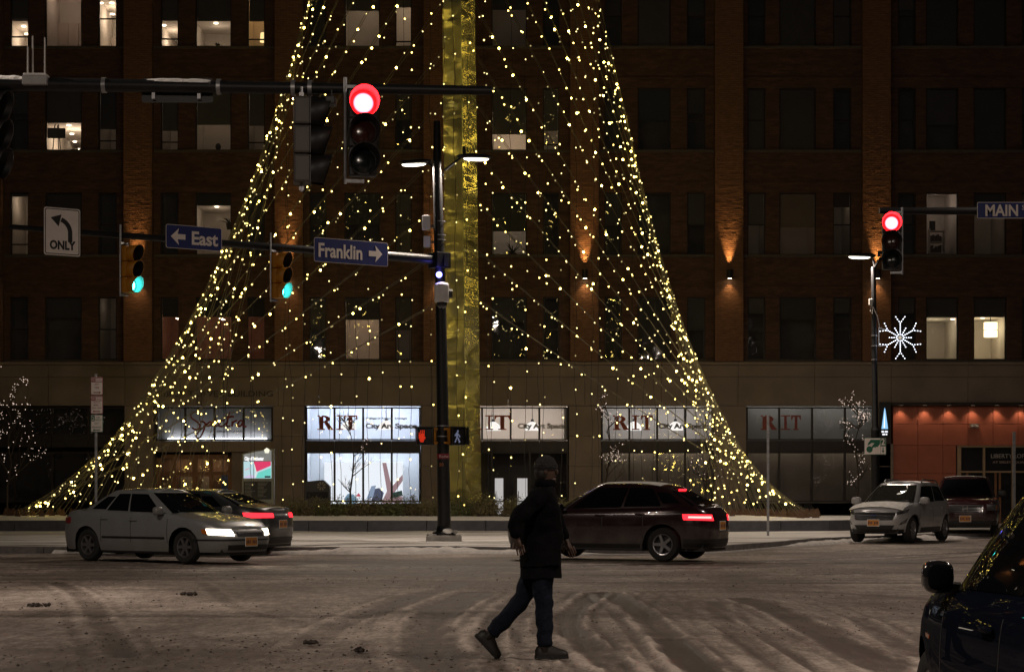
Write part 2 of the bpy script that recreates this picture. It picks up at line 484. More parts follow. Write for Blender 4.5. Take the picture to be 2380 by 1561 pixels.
# crumbs of frozen slush that cars dropped on the road
def slush_clump(px, py, w, label):
    c = G(px, py); mb = MB()
    for k in range(30):
        r = w*abs(random.gauss(0, .42)); a = random.uniform(0, 2*PI); q = random.uniform(.007, .026)*(1 if k < 20 else .5)
        i0 = len(mb.v)
        mb.ball((r*math.cos(a), r*math.sin(a)*.8, q*.5), q, q*.9, q*.8, 6, 4)
        for j in range(i0, len(mb.v)):
            v = mb.v[j]; mb.v[j] = (v[0]+random.gauss(0,.006), v[1]+random.gauss(0,.006), v[2]+random.gauss(0,.005))
    o = mb.build('slush_clump', mat('dirty_ice', (.05,.04,.033), .7, 0, .3, 30), None, loc=c)
    tag(o, label, 'slush', 'lumps of dirty frozen slush on the road')
slush_clump(440, 1381, .22, 'long low lump of dirty slush on open snow below the silver sedan')
slush_clump(88, 1407, .15, 'small dirty slush lump near the shadow at the left side of the road')
slush_clump(722, 1494, .07, 'small dark slush lump in the brown foreground slush')
slush_clump(836, 1512, .07, 'dark slush crumbs in front of the walking person')

# ------------------------------------------------------------------ pavement of the island with kerb
KERB = [(-700,1283),(0,1283),(600,1284),(900,1284),(1080,1282),(1250,1286),(1450,1288),(1600,1286),(1700,1280),(1800,1271),(1880,1264),(1960,1258),(2100,1253),(2380,1247),(2900,1240)]
kp = [G(*p) for p in KERB]
kp = [(p.x, p.y) for p in kp]
for _ in range(2):
    q = [kp[0]]
    for a, b in zip(kp[:-1], kp[1:]): q += [(a[0]*.75+b[0]*.25, a[1]*.75+b[1]*.25), (a[0]*.25+b[0]*.75, a[1]*.25+b[1]*.75)]
    kp = q+[kp[-1]]
def build_pavement():
    M_pav = bpy.data.materials.new('trodden_snow'); M_pav.use_nodes = True
    n = M_pav.node_tree; b = n.nodes['Principled BSDF']; b.inputs['Roughness'].default_value = .8
    tc = n.nodes.new('ShaderNodeTexCoord'); mp = n.nodes.new('ShaderNodeMapping'); mp.inputs['Scale'].default_value = (.22, 1, 1)
    ns = n.nodes.new('ShaderNodeTexNoise'); ns.inputs['Scale'].default_value = 1.1; ns.inputs['Detail'].default_value = 7; ns.inputs['Roughness'].default_value = .6
    rp = n.nodes.new('ShaderNodeValToRGB'); cr = rp.color_ramp
    cr.elements[0].position = .34; cr.elements[0].color = (.12,.10,.085,1); cr.elements[1].position = .52; cr.elements[1].color = (.60,.58,.55,1)
    e = cr.elements.new(.42); e.color = (.36,.335,.31,1)
    bp = n.nodes.new('ShaderNodeBump'); bp.inputs['Strength'].default_value = .4; bp.inputs['Distance'].default_value = .06
    n.links.new(tc.outputs['Object'], mp.inputs[0]); n.links.new(mp.outputs[0], ns.inputs['Vector']); n.links.new(ns.outputs[0], rp.inputs[0])
    n.links.new(rp.outputs[0], b.inputs['Base Color']); n.links.new(ns.outputs[0], bp.inputs['Height']); n.links.new(bp.outputs[0], b.inputs['Normal'])
    mb = MB(); rows = []
    for t in np.linspace(0, 1, 26):
        rows.append([(x, y+.16+(73.2-y)*t**1.4, .125+.02*math.sin(x*.9+t*9)*math.sin(x*.37)) for x, y in kp])
    mb.grid(rows)
    mb.build('pavement', M_pav, None, smooth=True, kind='structure')
    # kerb stones, each its own piece
    kerb = bpy.data.objects.new('kerb', None); COL.objects.link(kerb); kerb['kind'] = 'structure'
    M_kerb = mat('kerb_granite', (.17,.155,.15), .8, 0, .3, 7, bump=.3, bscale=50)
    acc = 0; ln = []
    for a, b in zip(kp[:-1], kp[1:]): ln.append(math.dist(a, b))
    cum = np.concatenate([[0], np.cumsum(ln)]); tot = cum[-1]
    arr = np.array(kp)
    def at(d): return np.interp(d, cum, arr[:,0]), np.interp(d, cum, arr[:,1])
    d = 0
    while d < tot-1:
        L = 1.55
        if d > 90: break
        x0, y0 = at(d); x1, y1 = at(d+L-.02)
        if -19 < x0 < 19:
            mb = MB(); dx, dy = x1-x0, y1-y0; l = math.hypot(dx, dy); nx_, ny_ = -dy/l, dx/l
            mb.prismz([(x0,y0),(x1,y1),(x1+nx_*.17,y1+ny_*.17),(x0+nx_*.17,y0+ny_*.17)], -.03, .128+random.uniform(-.004,.006))
            o = mb.build('kerb_stone', M_kerb, kerb)
        d += L
    # ragged ridge of ploughed snow against the kerb
    mb = MB(); rows = []
    for i in range(0, 330):
        dd = 8+i*.2
        if dd > tot: break
        x, y = at(dd); x2, y2 = at(dd+.1); l = math.hypot(x2-x, y2-y)+1e-6; nx_, ny_ = (y2-y)/l, -(x2-x)/l
        amp = np.clip(fbm(np.array([x*.35]), np.array([.3]), 3, 77)[0]*2.1-.55, .05, 1.1)
        wd = .12+.38*amp
        rows.append([(x+nx_*k*wd, y+ny_*k*wd, .005+.11*amp*math.sin(PI*min(1, .5+k*.5))*(1+.25*random.uniform(-1,1))*(0 if k == 1 else 1)-(.05 if k == 1 else 0)) for k in np.linspace(0, 1, 6)])
    mb.grid(rows)
    mb.build('snow_ridge', mat('ploughed_snow', (.52,.49,.46), .8, 0, .2, 5, bump=.5, bscale=9), None, smooth=True, kind='stuff')
build_pavement()

# ------------------------------------------------------------------ brick tower building
BY = 73.5
KB = F/BY
def fx(px): return (px-1190)/KB
def fz(py): return EYE+(1133-py)/KB
M_brick = brick_mat('dark_brick', (.135,.064,.038), (.086,.041,.025), (.065,.048,.039))
M_brick_p = mat('pilaster_brick', (.20,.098,.050), .75, 0, .30, 5, stretch=(1,1,5), bump=.1)
M_stone = mat('limestone', (.235,.185,.15), .85, 0, .16, .9, bump=.15, bscale=30)
M_stone_d = mat('dark_limestone', (.10,.085,.07), .9)  # darker stone of the window sills
M_frame = mat('bronze_window_frame', (.030,.022,.018), .5, .2, .2)
M_glass = glass_mat('window_glass', (.93,.93,.93), .085)
M_store_glass = glass_mat('storefront_glass', (.93,.93,.94), .07, wav=.006)
M_blind = mat('roller_blind', (.22,.20,.16), .85, 0, .08, 2)
M_roomw = mat('room_plaster', (.62,.57,.52), .8, 0, .06, 1)
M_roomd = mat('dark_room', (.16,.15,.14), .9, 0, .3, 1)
M_cab = mat('kitchen_cabinet', (.55,.47,.42), .5, 0, .04)
M_ceil_l = emis('ceiling_downlight', (1,.82,.6), 9, 'NONE')
M_black_text = mat('black_lettering', (.03,.03,.03), .6)
M_redtext = mat('brick_red_lettering', (.30,.055,.02), .6)

bld = thing('brick_building', 'dark brick office tower with lit windows over a pale stone shop front', 'building', (0, BY, 0))
BAYS = [(10,290),(357,640),(706,985),(1052,1325),(1392,1660),(1726,2002),(2068,2424)]
PILS = [(-62,10),(290,357),(640,706),(985,1052),(1325,1392),(1660,1726),(2002,2068)]
ROWS = [(-39,108),(204,349),(447,592),(690,836)]
WIN = [[(22,65),(103,189),(227,270)], [(372,414),(453,537),(574,615)], [(718,758),(800,883),(918,957)], [(1066,1106),(1142,1225),(1262,1300)],
       [(1405,1446),(1482,1560),(1597,1640)], [(1738,1780),(1812,1898),(1937,1980)], [(2088,2130),(2153,2229),(2264,2341),(2376,2418)]]
TOP = -330
def bpart(name, m, x0, x1, y0, y1, z0, z1, kind=None, bevel=0):
    return MB().box(x0, x1, y0, y1, z0, z1).build(name, m, bld, kind=kind, bevel=bevel)
LEDGE = 841
# pilasters with their real courses of brick
course = MB()
zb0, zb1 = fz(LEDGE)+.02, fz(-20)
def pil_bricks():
    mb = MB(); w = 66/KB; rh = .0755; z = 0; k = 0
    while z < zb1-zb0:
        off = (k % 2)*.11
        xs = [0]; x = .22-off if off else .22
        while x < w-.05: xs.append(x); x += .22
        xs.append(w)
        for a, b in zip(xs[:-1], xs[1:]):
            d = random.choice([.0,.001,.002,.003,.004,.006])
            tl = random.uniform(-.0012,.0012)
            mb.box(a+.004, b-.004, -.25-.012-d, -.235, z+.006, z+rh-.006)
            for q in (-8,-7,-4,-3): 
                v = mb.v[q]; mb.v[q] = (v[0], v[1]+(tl if q in (-8,-7) else -tl), v[2])
        z += rh; k += 1
    me_o = mb.build('brick_courses', M_brick_p, None)
    return me_o
pb = pil_bricks()
pil_me = pb.data
bpy.data.objects.remove(pb)
for i, (a, b) in enumerate(PILS):
    p = bpart('pilaster', M_brick, fx(a), fx(b), -.25, .4, fz(LEDGE), fz(TOP))
    o = inst('brick_courses', pil_me, p, (fx(a), 0, zb0)); o['kind'] = 'stuff'
# spandrels, piers, sills
for bi, (a, b) in enumerate(BAYS):
    ws = WIN[bi]
    for r, (t, s) in enumerate(ROWS):
        top = ROWS[r-1][1] if r else TOP
        bpart('spandrel', M_brick, fx(a), fx(b), 0, .4, fz(t), fz(top+6))
        bpart('brick_band', M_brick, fx(a), fx(b), -.045, -.003, fz(t-18), fz(t-24))
        bpart('sill', M_stone_d, fx(a)+.01, fx(b)-.01, -.07, .38, fz(s+6), fz(s))
        edges = [a]+[v for w in ws for v in w]+[b]
        for k in range(0, len(edges), 2):
            x0, x1 = edges[k], edges[k+1]
            if x1-x0 < 2: continue
            bpart('pier', M_brick, fx(x0), fx(x1), .06, .4, fz(s), fz(t))
bpart('roof', M_dark, fx(-62), fx(2424), .41, 9, fz(TOP)-.2, fz(TOP))
bpart('side_wall', M_brick, fx(-62), fx(-62)+.4, .41, 9, 0, fz(TOP)-.21)
bpart('side_wall', M_brick, fx(2424)-.4, fx(2424), .41, 9, 0, fz(TOP)-.21)
bpart('rear_wall', M_brick, fx(-62), fx(2424), 9.01, 9.3, 0, fz(TOP))

LAMPK = 1.0
def disc(parent, x, y, z, r=.075):
    return MB().lathe([(0,-.012),(r*.8,-.012),(r,0)], (x,y,z), 12).build('ceiling_light', M_ceil_l, parent)
def window(x0, x1, t, s, lit=0, col=(1,.78,.55), blind=None, bcol=None, sash=None, cab=False, dots=(), tone=None, extra=None):
    """a window: frame > pane, blind, sash bar, room"""
    a, b, z0, z1 = fx(x0), fx(x1), fz(s), fz(t)
    f = MB(); q = .045
    f.box(a, a+q, .16, .26, z0, z1); f.box(b-q, b, .16, .26, z0, z1); f.box(a+q, b-q, .162, .258, z0, z0+q); f.box(a+q, b-q, .162, .258, z1-q, z1)
    o = f.build('window', M_frame, bld)
    MB().box(a+q, b-q, .20, .208, z0+q, z1-q).build('pane', M_glass, o)
    if sash is None and x1-x0 < 60: sash = (t+s)/2+2
    if sash: MB().box(a+q, b-q, .17, .199, fz(sash)-.025, fz(sash)+.025).build('sash_bar', M_frame, o)
    if blind:
        m = M_blind if bcol is None else mat('blind_%d_%d_%d' % tuple(int(c*100) for c in bcol), bcol, .85, 0, .08, 2)
        MB().box(a+q+.004, b-q-.004, .27, .278, fz(blind), z1-q*.5).build('blind', m, o)
    # the room behind
    mg = .12; D = 2.6 if lit else .9
    xa, xb, za, zb = a-mg, b+mg, z0-.35, z1+.25
    y0 = .42
    if dots:             # ceiling height and depth follow from the rows of ceiling lamps
        zb = EYE+(1133-min(d[1] for d in dots))/F*(BY+y0+.7)+.03
        D = max(2.6, max((zb-.03-EYE)/((1133-d[1])/F)-BY for d in dots)-y0+.6)
    y1 = y0+D; rm = MB()
    rm.quad((xa,y1,za),(xb,y1,za),(xb,y1,zb),(xa,y1,zb))
    rm.quad((xa,y0,za),(xa,y1,za),(xa,y1,zb),(xa,y0,zb)); rm.quad((xb,y1,za),(xb,y0,za),(xb,y0,zb),(xb,y1,zb))
    rm.quad((xa,y0,zb),(xa,y1,zb),(xb,y1,zb),(xb,y0,zb)); rm.quad((xa,y0,za),(xb,y0,za),(xb,y1,za),(xa,y1,za))
    # collar between the wall opening and the room
    rm.quad((xa,y0,za),(xb,y0,za),(b,y0,z0),(a,y0,z0)); rm.quad((xa,y0,zb),(a,y0,z1),(b,y0,z1),(xb,y0,zb))
    rm.quad((xa,y0,za),(a,y0,z0),(a,y0,z1),(xa,y0,zb)); rm.quad((xb,y0,za),(xb,y0,zb),(b,y0,z1),(b,y0,z0))
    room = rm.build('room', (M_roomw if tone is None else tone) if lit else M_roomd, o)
    if lit:
        light('POINT', 'room_light', ((a+b)/2, y0+min(D*.45, 1.6), zb-.45), lit*(1+.12*(D-2.6)), col, o, shadow_soft_size=.12)
        for dx, dy in dots:          # dots given as picture positions on the ceiling
            # intersect the sight line with the ceiling plane
            zc = zb-.03; k = (zc-EYE)/((1133-dy)/F)
            yy = min(max(k-BY, y0+.1), y1-.1)
            MB().lathe([(0,-.012),(.07,-.012),(.085,0)], ((dx-1190)/F*(BY+yy), yy, zc), 12).build('ceiling_light', M_ceil_l, o)
        if cab:
            c = MB(); w = (xb-xa)
            for k in range(4): c.box(xa+w*k/4+.012, xa+w*(k+1)/4-.012, y1-.35, y1-.01, za+.02, za+(zb-za)*.62)
            c.build('cabinet', M_cab, o)
    return o
D0 = dict
SPEC = {
 (0,0): D0(lit=19, blind=40, dots=((55,62),(62,80)), sash=84), (0,1): D0(lit=11, cab=True, col=(1,.74,.55)), (0,2): D0(lit=22, sash=42, dots=((235,8),(260,8),(262,34),(238,28)), cab=True),
 (0,3): D0(lit=17, blind=45, dots=((381,60),(382,79),(383,99)), sash=89), (0,4): D0(lit=9, blind=46, dots=((502,55),)), (0,5): D0(lit=19, blind=47, col=(1,.6,.24), sash=90),
 (0,7): D0(lit=9, blind=22), (0,8): D0(lit=14, blind=14, sash=95), (0,10): D0(lit=1.2, blind=20, bcol=(.10,.10,.10)),
 (0,13): D0(blind=104, bcol=(.20,.17,.16)), (0,16): D0(blind=106, bcol=(.17,.16,.13)), (0,19): D0(blind=106, bcol=(.11,.11,.09)), (0,20): D0(blind=106, bcol=(.11,.11,.08)),
 (1,1): D0(lit=26, blind=283, dots=((160,292),(167,312),(174,330),(180,347))), (1,2): D0(lit=3, blind=298, bcol=(.1,.09,.08), sash=326), (1,3): D0(lit=4, blind=302, sash=329), (1,4): D0(lit=6, blind=288, bcol=(.26,.25,.18)), (1,5): D0(lit=3, blind=290, sash=330),
 (1,10): D0(lit=22, blind=310, dots=((1184,270),)), (1,11): D0(lit=5, blind=302, sash=335), (1,13): D0(blind=278, bcol=(.08,.10,.11)), (1,16): D0(blind=346, bcol=(.18,.165,.13)), (1,19): D0(blind=288, bcol=(.14,.13,.13)), (1,20): D0(blind=346, bcol=(.11,.105,.10)),
 (2,0): D0(lit=5, blind=455, sash=567), (2,1): D0(blind=500, bcol=(.12,.10,.08)), (2,4): D0(lit=5, blind=476, bcol=(.08,.08,.07), dots=((504,481),)), (2,7): D0(blind=520, bcol=(.09,.1,.08)), (2,10): D0(lit=9, blind=536, bcol=(.1,.1,.08), col=(1,.85,.68)),
 (2,15): D0(lit=1.2, blind=520), (2,16): D0(lit=1.6, blind=527, bcol=(.42,.32,.2), col=(1,.72,.45)), (2,17): D0(lit=.8, blind=480, bcol=(.12,.07,.05)),
 (2,19): D0(lit=5, col=(1,.8,.66)), (2,20): D0(lit=1.4, blind=480, bcol=(.1,.09,.08)), (2,21): D0(lit=.6),
 (3,1): D0(blind=737, bcol=(.10,.10,.10)), (3,2): D0(lit=.7, col=(1,.8,.6)), (3,7): D0(lit=15, blind=742, bcol=(.12,.11,.09), col=(1,.72,.5)), (3,8): D0(lit=1.5, blind=765, bcol=(.15,.13,.1)),
 (3,16): D0(blind=741, bcol=(.11,.10,.09)), (3,19): D0(lit=10, blind=736, bcol=(.13,.12,.1), col=(1,.85,.55), dots=((2214,742),)), (3,20): D0(lit=14, blind=736, bcol=(.13,.12,.1), col=(1,.84,.52), dots=((2284,739),)), (3,21): D0(lit=2.5, blind=780, bcol=(.06,.06,.05)),
}
rw = random.Random(4)
wi = 0
for bi, ws in enumerate(WIN):
    for w in ws:
        for r, (t, s) in enumerate(ROWS):
            if r == 3 and bi == 1: continue
            window(w[0], w[1], t, s, **SPEC.get((r, wi), D0(blind=t+(s-t)*rw.choice((.25,.4,.5,.97)), bcol=rw.choice(((.16,.15,.13),(.12,.12,.12),(.20,.18,.15)))) if rw.random() < .6 else {}))
        wi += 1
# the wide window of the second bay on the lowest office floor
wide = window(372, 616, 690, 836, lit=7, col=(1,.55,.35), blind=735, bcol=(.05,.045,.04), tone=mat('red_plaster', (.5,.3,.22), .8))
for px in (450, 560):
    MB().box(fx(px)-.035, fx(px)+.035, .17, .199, fz(833), fz(693)).build('mullion', M_frame, wide)
for k in range(3):      # rows of small slanting lamps on the ceiling of that room
    for x in (403, 505):
        MB().box(fx(x)-.07, fx(x)+.07, .9+k*.3, .95+k*.3, fz(737)+.02, fz(737)+.04).build('strip_light', M_ceil_l, wide)

# things that stand in the lit rooms
def lampshade():
    t = thing('table_lamp', 'glowing drum table lamp behind the small top floor window left of the light tree', 'lamp', (fx(607), BY+1.0, fz(106)))
    MB().lathe([(.0,0),(.1,0),(.1,.02),(.02,.04),(.02,.38)], (0,0,0), 12).build('base', mat('brass', (.5,.35,.12), .3, 1), t, smooth=True)
    MB().lathe([(.17,.34),(.15,.68)], (0,0,0), 18).build('shade', emis('lampshade_glow', (1,.72,.30), 1.7), t, smooth=True)
lampshade()
def easel():
    t = thing('easel', 'dark easel with a board standing in the bright second floor room', 'easel', (fx(116), BY+1.1, fz(349)))
    m = MB(); m.tube((-.16,0,0),(0,0,1.9),.02); m.tube((.16,0,0),(0,0,1.9),.02); m.tube((0,.4,0),(0,0,1.7),.02)
    m.build('frame', M_dark, t); MB().box(-.34,.34,-.05,-.03,.62,1.0).build('board', M_dark, t)
easel()
def head_bust():
    t = MB()
    t.ball((0,0,.38),.105,.12,.145,12,8); t.path([(0,.01,.27),(0,.01,.16)],[.055,.07],10); t.ball((0,0,.02),.24,.13,.19,12,8)
    o = t.build('person', mat('dark_silhouette_clothes', (.06,.05,.045), .8), None, smooth=True, loc=(fx(495), BY+1.3, fz(352)))
    tag(o, 'person sitting with head and shoulders just above an office window sill', 'person')
head_bust()
def window_plant(px, py, Y, h, n, label):
    t = thing('potted_plant', label, 'plant', (fx(px), BY+Y, fz(py)))
    MB().lathe([(0,0),(.11,0),(.15,.22),(.13,.22),(0,.2)], (0,0,0), 12).build('pot', mat('plant_pot', (.12,.08,.06), .7), t, smooth=True)
    m = MB()
    for k in range(n):
        a = random.uniform(0, 2*PI); l = h*random.uniform(.6, 1); up = random.uniform(.35, 1)
        pts = [Vector((math.cos(a)*l*q*.75, math.sin(a)*l*q*.5, .2+l*up*q-.35*l*q*q)) for q in (0,.33,.66,1)]
        for j in range(3):
            wv = Vector((-math.sin(a), math.cos(a)*.4, .3))*(.028*(1-.3*j)); w2 = wv*(.8 if j < 2 else .1)
            m.quad(pts[j]-wv, pts[j]+wv, pts[j+1]+w2, pts[j+1]-w2)
    o = m.build('leaves', mat('house_plant_leaf', (.03,.05,.02), .5), t); o['kind'] = 'stuff'
window_plant(1192, 596, .9, .85, 22, 'spiky palm plant in the lit window right of the gold column')
window_plant(528, 528, .7, .7, 12, 'drooping plant in the lit window above the blue sign pointing left')
window_plant(500, 112, .8, .4, 16, 'small leafy plant on the top floor sill beside the table lamp window')
def shelf():
    t = thing('bookshelf', 'low white bookshelf with books in the window beside the right red signal', 'bookshelf', (fx(2200), BY+1.6, fz(604)))
    m = MB(); m.box(-.3,-.26,0,.3,0,1.35); m.box(.26,.3,0,.3,0,1.35)
    for k in range(4): m.box(-.26,.26,0,.3,k*.42,k*.42+.03)
    m.build('case', mat('white_shelf', (.5,.45,.4), .6), t)
    for j in range(3):
        b = MB(); x = -.24
        while x < .15: 
            w = random.uniform(.025,.06); b.box(x, x+w-.004, .05, .25, j*.42+.032, j*.42+random.uniform(.2,.33)); x += w
        b.build('books', mat('book_covers', (.09,.06,.05), .6, 0, .5, 14), t)
    MB().box(-.28,-.05,.1,.12,1.30,1.66).build('picture_frame', M_dark, t)
shelf()
def pendant():
    t = thing('pendant_lamp', 'bright two tier drum pendant in the lit window at the right edge', 'lamp', (fx(2322), BY+1.3, fz(801)))
    g = emis('drum_lamp_glow', (1,.82,.48), 3.2)
    for z0, z1 in ((.38,.62),(.66,.93)): MB().lathe([(0,z0),(.25,z0),(.25,z1),(0,z1)], (0,0,0), 24).build('drum', g, t, smooth=True)
    MB().tube((0,0,.93),(0,0,1.2),.015).build('stem', M_dark, t)
pendant()

# ---------------------------------------------------------------- stone ledge and frieze
lx0, lx1 = fx(-62), fx(2424)
n_l = 14
for k in range(n_l):
    a = lx0+(lx1-lx0)*k/n_l; b = lx0+(lx1-lx0)*(k+1)/n_l
    bpart('ledge_stone', M_stone, a+.004, b-.004, -.36, .38, fz(849), fz(842.5), bevel=.015)
    bpart('frieze_upper_stone', M_stone, a+.005, b-.005, -.27, .38, fz(876), fz(849.4), bevel=.008)
    bpart('frieze_stone', M_stone, a+.005, b-.005, -.22, .38, fz(943), fz(876.4), bevel=.008)
OPEN = [(-50,292),(358,636),(708,980),(1054,1322),(1396,1659),(1733,2040)]
SHOP_END = 2068
edges = [-62]+[v for o in OPEN for v in o]+[SHOP_END]
for k in range(0, len(edges), 2):
    x0, x1 = fx(edges[k]), fx(edges[k+1])
    if x1-x0 < .05: continue
    for j in range(4):
        zt_ = fz(943.4)*(j+1)/4; zb_ = fz(943.4)*j/4
        bpart('pier_stone', M_stone, x0, x1, -.2, .3, zb_+.004, zt_-.004, bevel=.008)

tr = text('SIBLEY TOWER BUILDING', .30, mat('weathered_bronze_letters', (.055,.045,.035), .7), bld, width=fx(636)-fx(366), ext=.02)
tr.location = (fx(366), -.235, fz(922))

# ---------------------------------------------------------------- shop windows
def led(name, x0, x1, z, y, col, s, parent): return MB().box(x0, x1, y, y+.04, z, z+.05).build(name, emis('led_%s' % name, col, s), parent)
def transom(x0, x1, back_col, lit, col, nb=4, z0=1023, z1=946, depth=1.2, lowy=None, lz0=1166, lz1=1052, bar=True):
    a, b = fx(x0), fx(x1)
    f = MB(); q = .05
    za, zb = fz(z0), fz(z1)
    f.box(a, a+q, -.05, .12, za, zb); f.box(b-q, b, -.05, .12, za, zb); f.box(a+q, b-q, -.048, .118, za, za+q); f.box(a+q, b-q, -.048, .118, zb-q, zb)
    o = f.build('shop_transom', M_frame, bld)
    w = (b-a)/nb
    for k in range(nb):
        MB().box(a+w*k+.03, a+w*(k+1)-.03, .03, .04, za+q, zb-q).build('pane', M_store_glass, o)
        if k: MB().box(a+w*k-.035, a+w*k+.035, -.04, .11, za+q, zb-q).build('mullion', M_frame, o)
    rm = MB(); y0, y1 = .13, .13+depth
    rm.quad((a,y1,za-.05),(b,y1,za-.05),(b,y1,zb+.3),(a,y1,zb+.3)); rm.quad((a,y0,za-.05),(a,y1,za-.05),(a,y1,zb+.3),(a,y0,zb+.3)); rm.quad((b,y1,za-.05),(b,y0,za-.05),(b,y0,zb+.3),(b,y1,zb+.3))
    rm.quad((a,y0,zb+.3),(a,y1,zb+.3),(b,y1,zb+.3),(b,y0,zb+.3)); rm.quad((a,y0,za-.05),(b,y0,za-.05),(b,y1,za-.05),(a,y1,za-.05))
    rm.build('display_box', mat('display_%d_%d' % (x0, z0), back_col, .8, 0, .04, 2), o)
    if lit:
        for k in range(2):
            light('AREA', 'display_light', (a+(b-a)*(k+.5)/2, y0+depth*.35, zb+.22), lit/2, col, o, rot=(R(25),0,0), shape='RECTANGLE', size=(b-a)/2*.9, size_y=.25)
    if bar:
        # metal panels between transom and lower window
        for k in range(nb): bpart('transom_panel', M_frame, a+w*k+.006, a+w*(k+1)-.006, -.09, .1, fz(z0+27), fz(z0+.8))
    return o
# far left shop, dark inside
t0 = transom(-50, 292, (.05,.055,.05), 0, (1,1,1), 4, z0=1012)
l0 = transom(-50, 292, (.045,.045,.04), 0, (1,1,1), 4, z0=1166, z1=1050, bar=False)
MB().box(fx(104), fx(280), .9, .95, fz(1040)-.1+.35, fz(1018)).build('inner_panel', mat('tan_panel', (.32,.22,.14), .7), t0)
# script sign shop
t1 = transom(363, 634, (.34,.345,.35), 0, (1,1,1), 4, z0=1024, depth=.5)
led('strip_light', fx(384), fx(616), fz(1024)+.07, .5, (.92,.96,1), 7, t1)
light('AREA', 'strip_glow', ((fx(384)+fx(616))/2, .42, fz(1024)+.12), 7, (.97,.97,1), t1, rot=(R(160),0,0), shape='RECTANGLE', size=3.6, size_y=.08)
def script_word():
    # hand drawn strokes of the script sign, picture positions
    st = [[(470,962),(463,956),(452,957),(443,964),(446,972),(458,979),(466,987),(464,996),(455,999),(447,994)],
          [(466,981),(474,979),(479,985),(473,1004),(466,1017),(459,1020),(456,1013),(462,1003),(474,992),(485,983),(490,978),(492,985),(486,991),(480,990)],
          [(489,989),(497,985),(503,979),(500,975),(494,980),(494,988),(500,991),(508,988)],
          [(522,978),(516,976),(510,982),(509,989),(514,992),(521,989),(528,982)],
          [(535,957),(530,975),(527,988),(530,992),(537,989)], [(522,972),(532,969),(545,968)],
          [(541,979),(540,991)], [(540,984),(545,979),(550,977),(552,979)],
          [(566,980),(560,976),(554,982),(553,989),(558,991),(564,985),(566,979),(564,988),(568,992),(574,990)]]
    mb = MB()
    for s_ in st:
        pts = [Vector((fx(px), -.085, fz(py))) for px, py in s_]
        for _ in range(2):
            q = [pts[0]]
            for a, b in zip(pts[:-1], pts[1:]): q += [a*.75+b*.25, a*.25+b*.75]
            pts = q+[pts[-1]]
        mb.path(pts, .032, 6)
    mb.build('script_lettering', mat('dark_red_script', (.24,.03,.02), .5), t1, smooth=True)
script_word()
tt = text('AT SIBLEY SQUARE', .09, mat('grey_lettering', (.10,.10,.11), .6), t1, width=fx(568)-fx(488), bold=.004, ext=.002); tt.location = (fx(488), -.06, fz(1004))
def serif(parent, letters, y=-.062, m=None):
    """roman capitals with serifs, letters = (char, x0, x1) in picture units, rows 965 to 998"""
    m = m or M_redtext
    for ch, x0, x1 in letters:
        z0, z1 = fz(999), fz(965); h = z1-z0; a, b = fx(x0), fx(x1); w = b-a
        st = min(.15, w*.28); s_ = .045
        mb = MB()
        if ch == 'I':
            c = (a+b)/2; mb.box(c-st/2, c+st/2, y-.01, y, z0+s_, z1-s_); mb.box(a, b, y-.01, y, z0, z0+s_-.001); mb.box(a, b, y-.01, y, z1-s_+.001, z1)
        if ch == 'T':
            c = (a+b)/2; mb.box(c-st/2, c+st/2, y-.01, y, z0+s_, z1-s_-.02); mb.box(c-st, c+st, y-.01, y, z0, z0+s_-.001); mb.box(a, b, y-.01, y, z1-s_-.018, z1)
            mb.prism([(a, z1-s_-.02), (a, z1-.17), (a+.03, z1-.17), (a+.08, z1-s_-.02)], y-.01, y); mb.prism([(b-.08, z1-s_-.02), (b-.03, z1-.17), (b, z1-.17), (b, z1-s_-.02)], y-.01, y)
        if ch == 'R':
            sx = a+w*.12
            mb.box(sx, sx+st, y-.01, y, z0+s_, z1-s_); mb.box(a, sx+st+.06, y-.01, y, z0, z0+s_-.001); mb.box(a, sx+.02, y-.01, y, z1-s_+.001, z1)
            # bowl
            out, inn = [], []
            cx = sx+st*.6; ry = h*.26; rx = w*.52; cz = z1-ry
            for k in range(13):
                t = PI/2-PI*k/12; out.append((cx+rx*math.cos(t), cz+ry*math.sin(t))); inn.append((cx+(rx-st*1.05)*math.cos(t), cz+(ry-.045)*math.sin(t)))
            for k in range(12):
                (ax,az),(bx,bz),(cx2,cz2),(dx,dz) = out[k], out[k+1], inn[k+1], inn[k]
                mb.prism([(ax,az),(bx,bz),(cx2,cz2),(dx,dz)], y-.011, y-.001)
            mb.prism([(sx+st+.02, cz-ry+.03), (sx+st+.17, cz-ry+.03), (b, z0), (b-.2, z0)], y-.012, y-.002)
        mb.build('letter', m, parent)
M_greytext = mat('grey_window_lettering', (.14,.14,.145), .6)
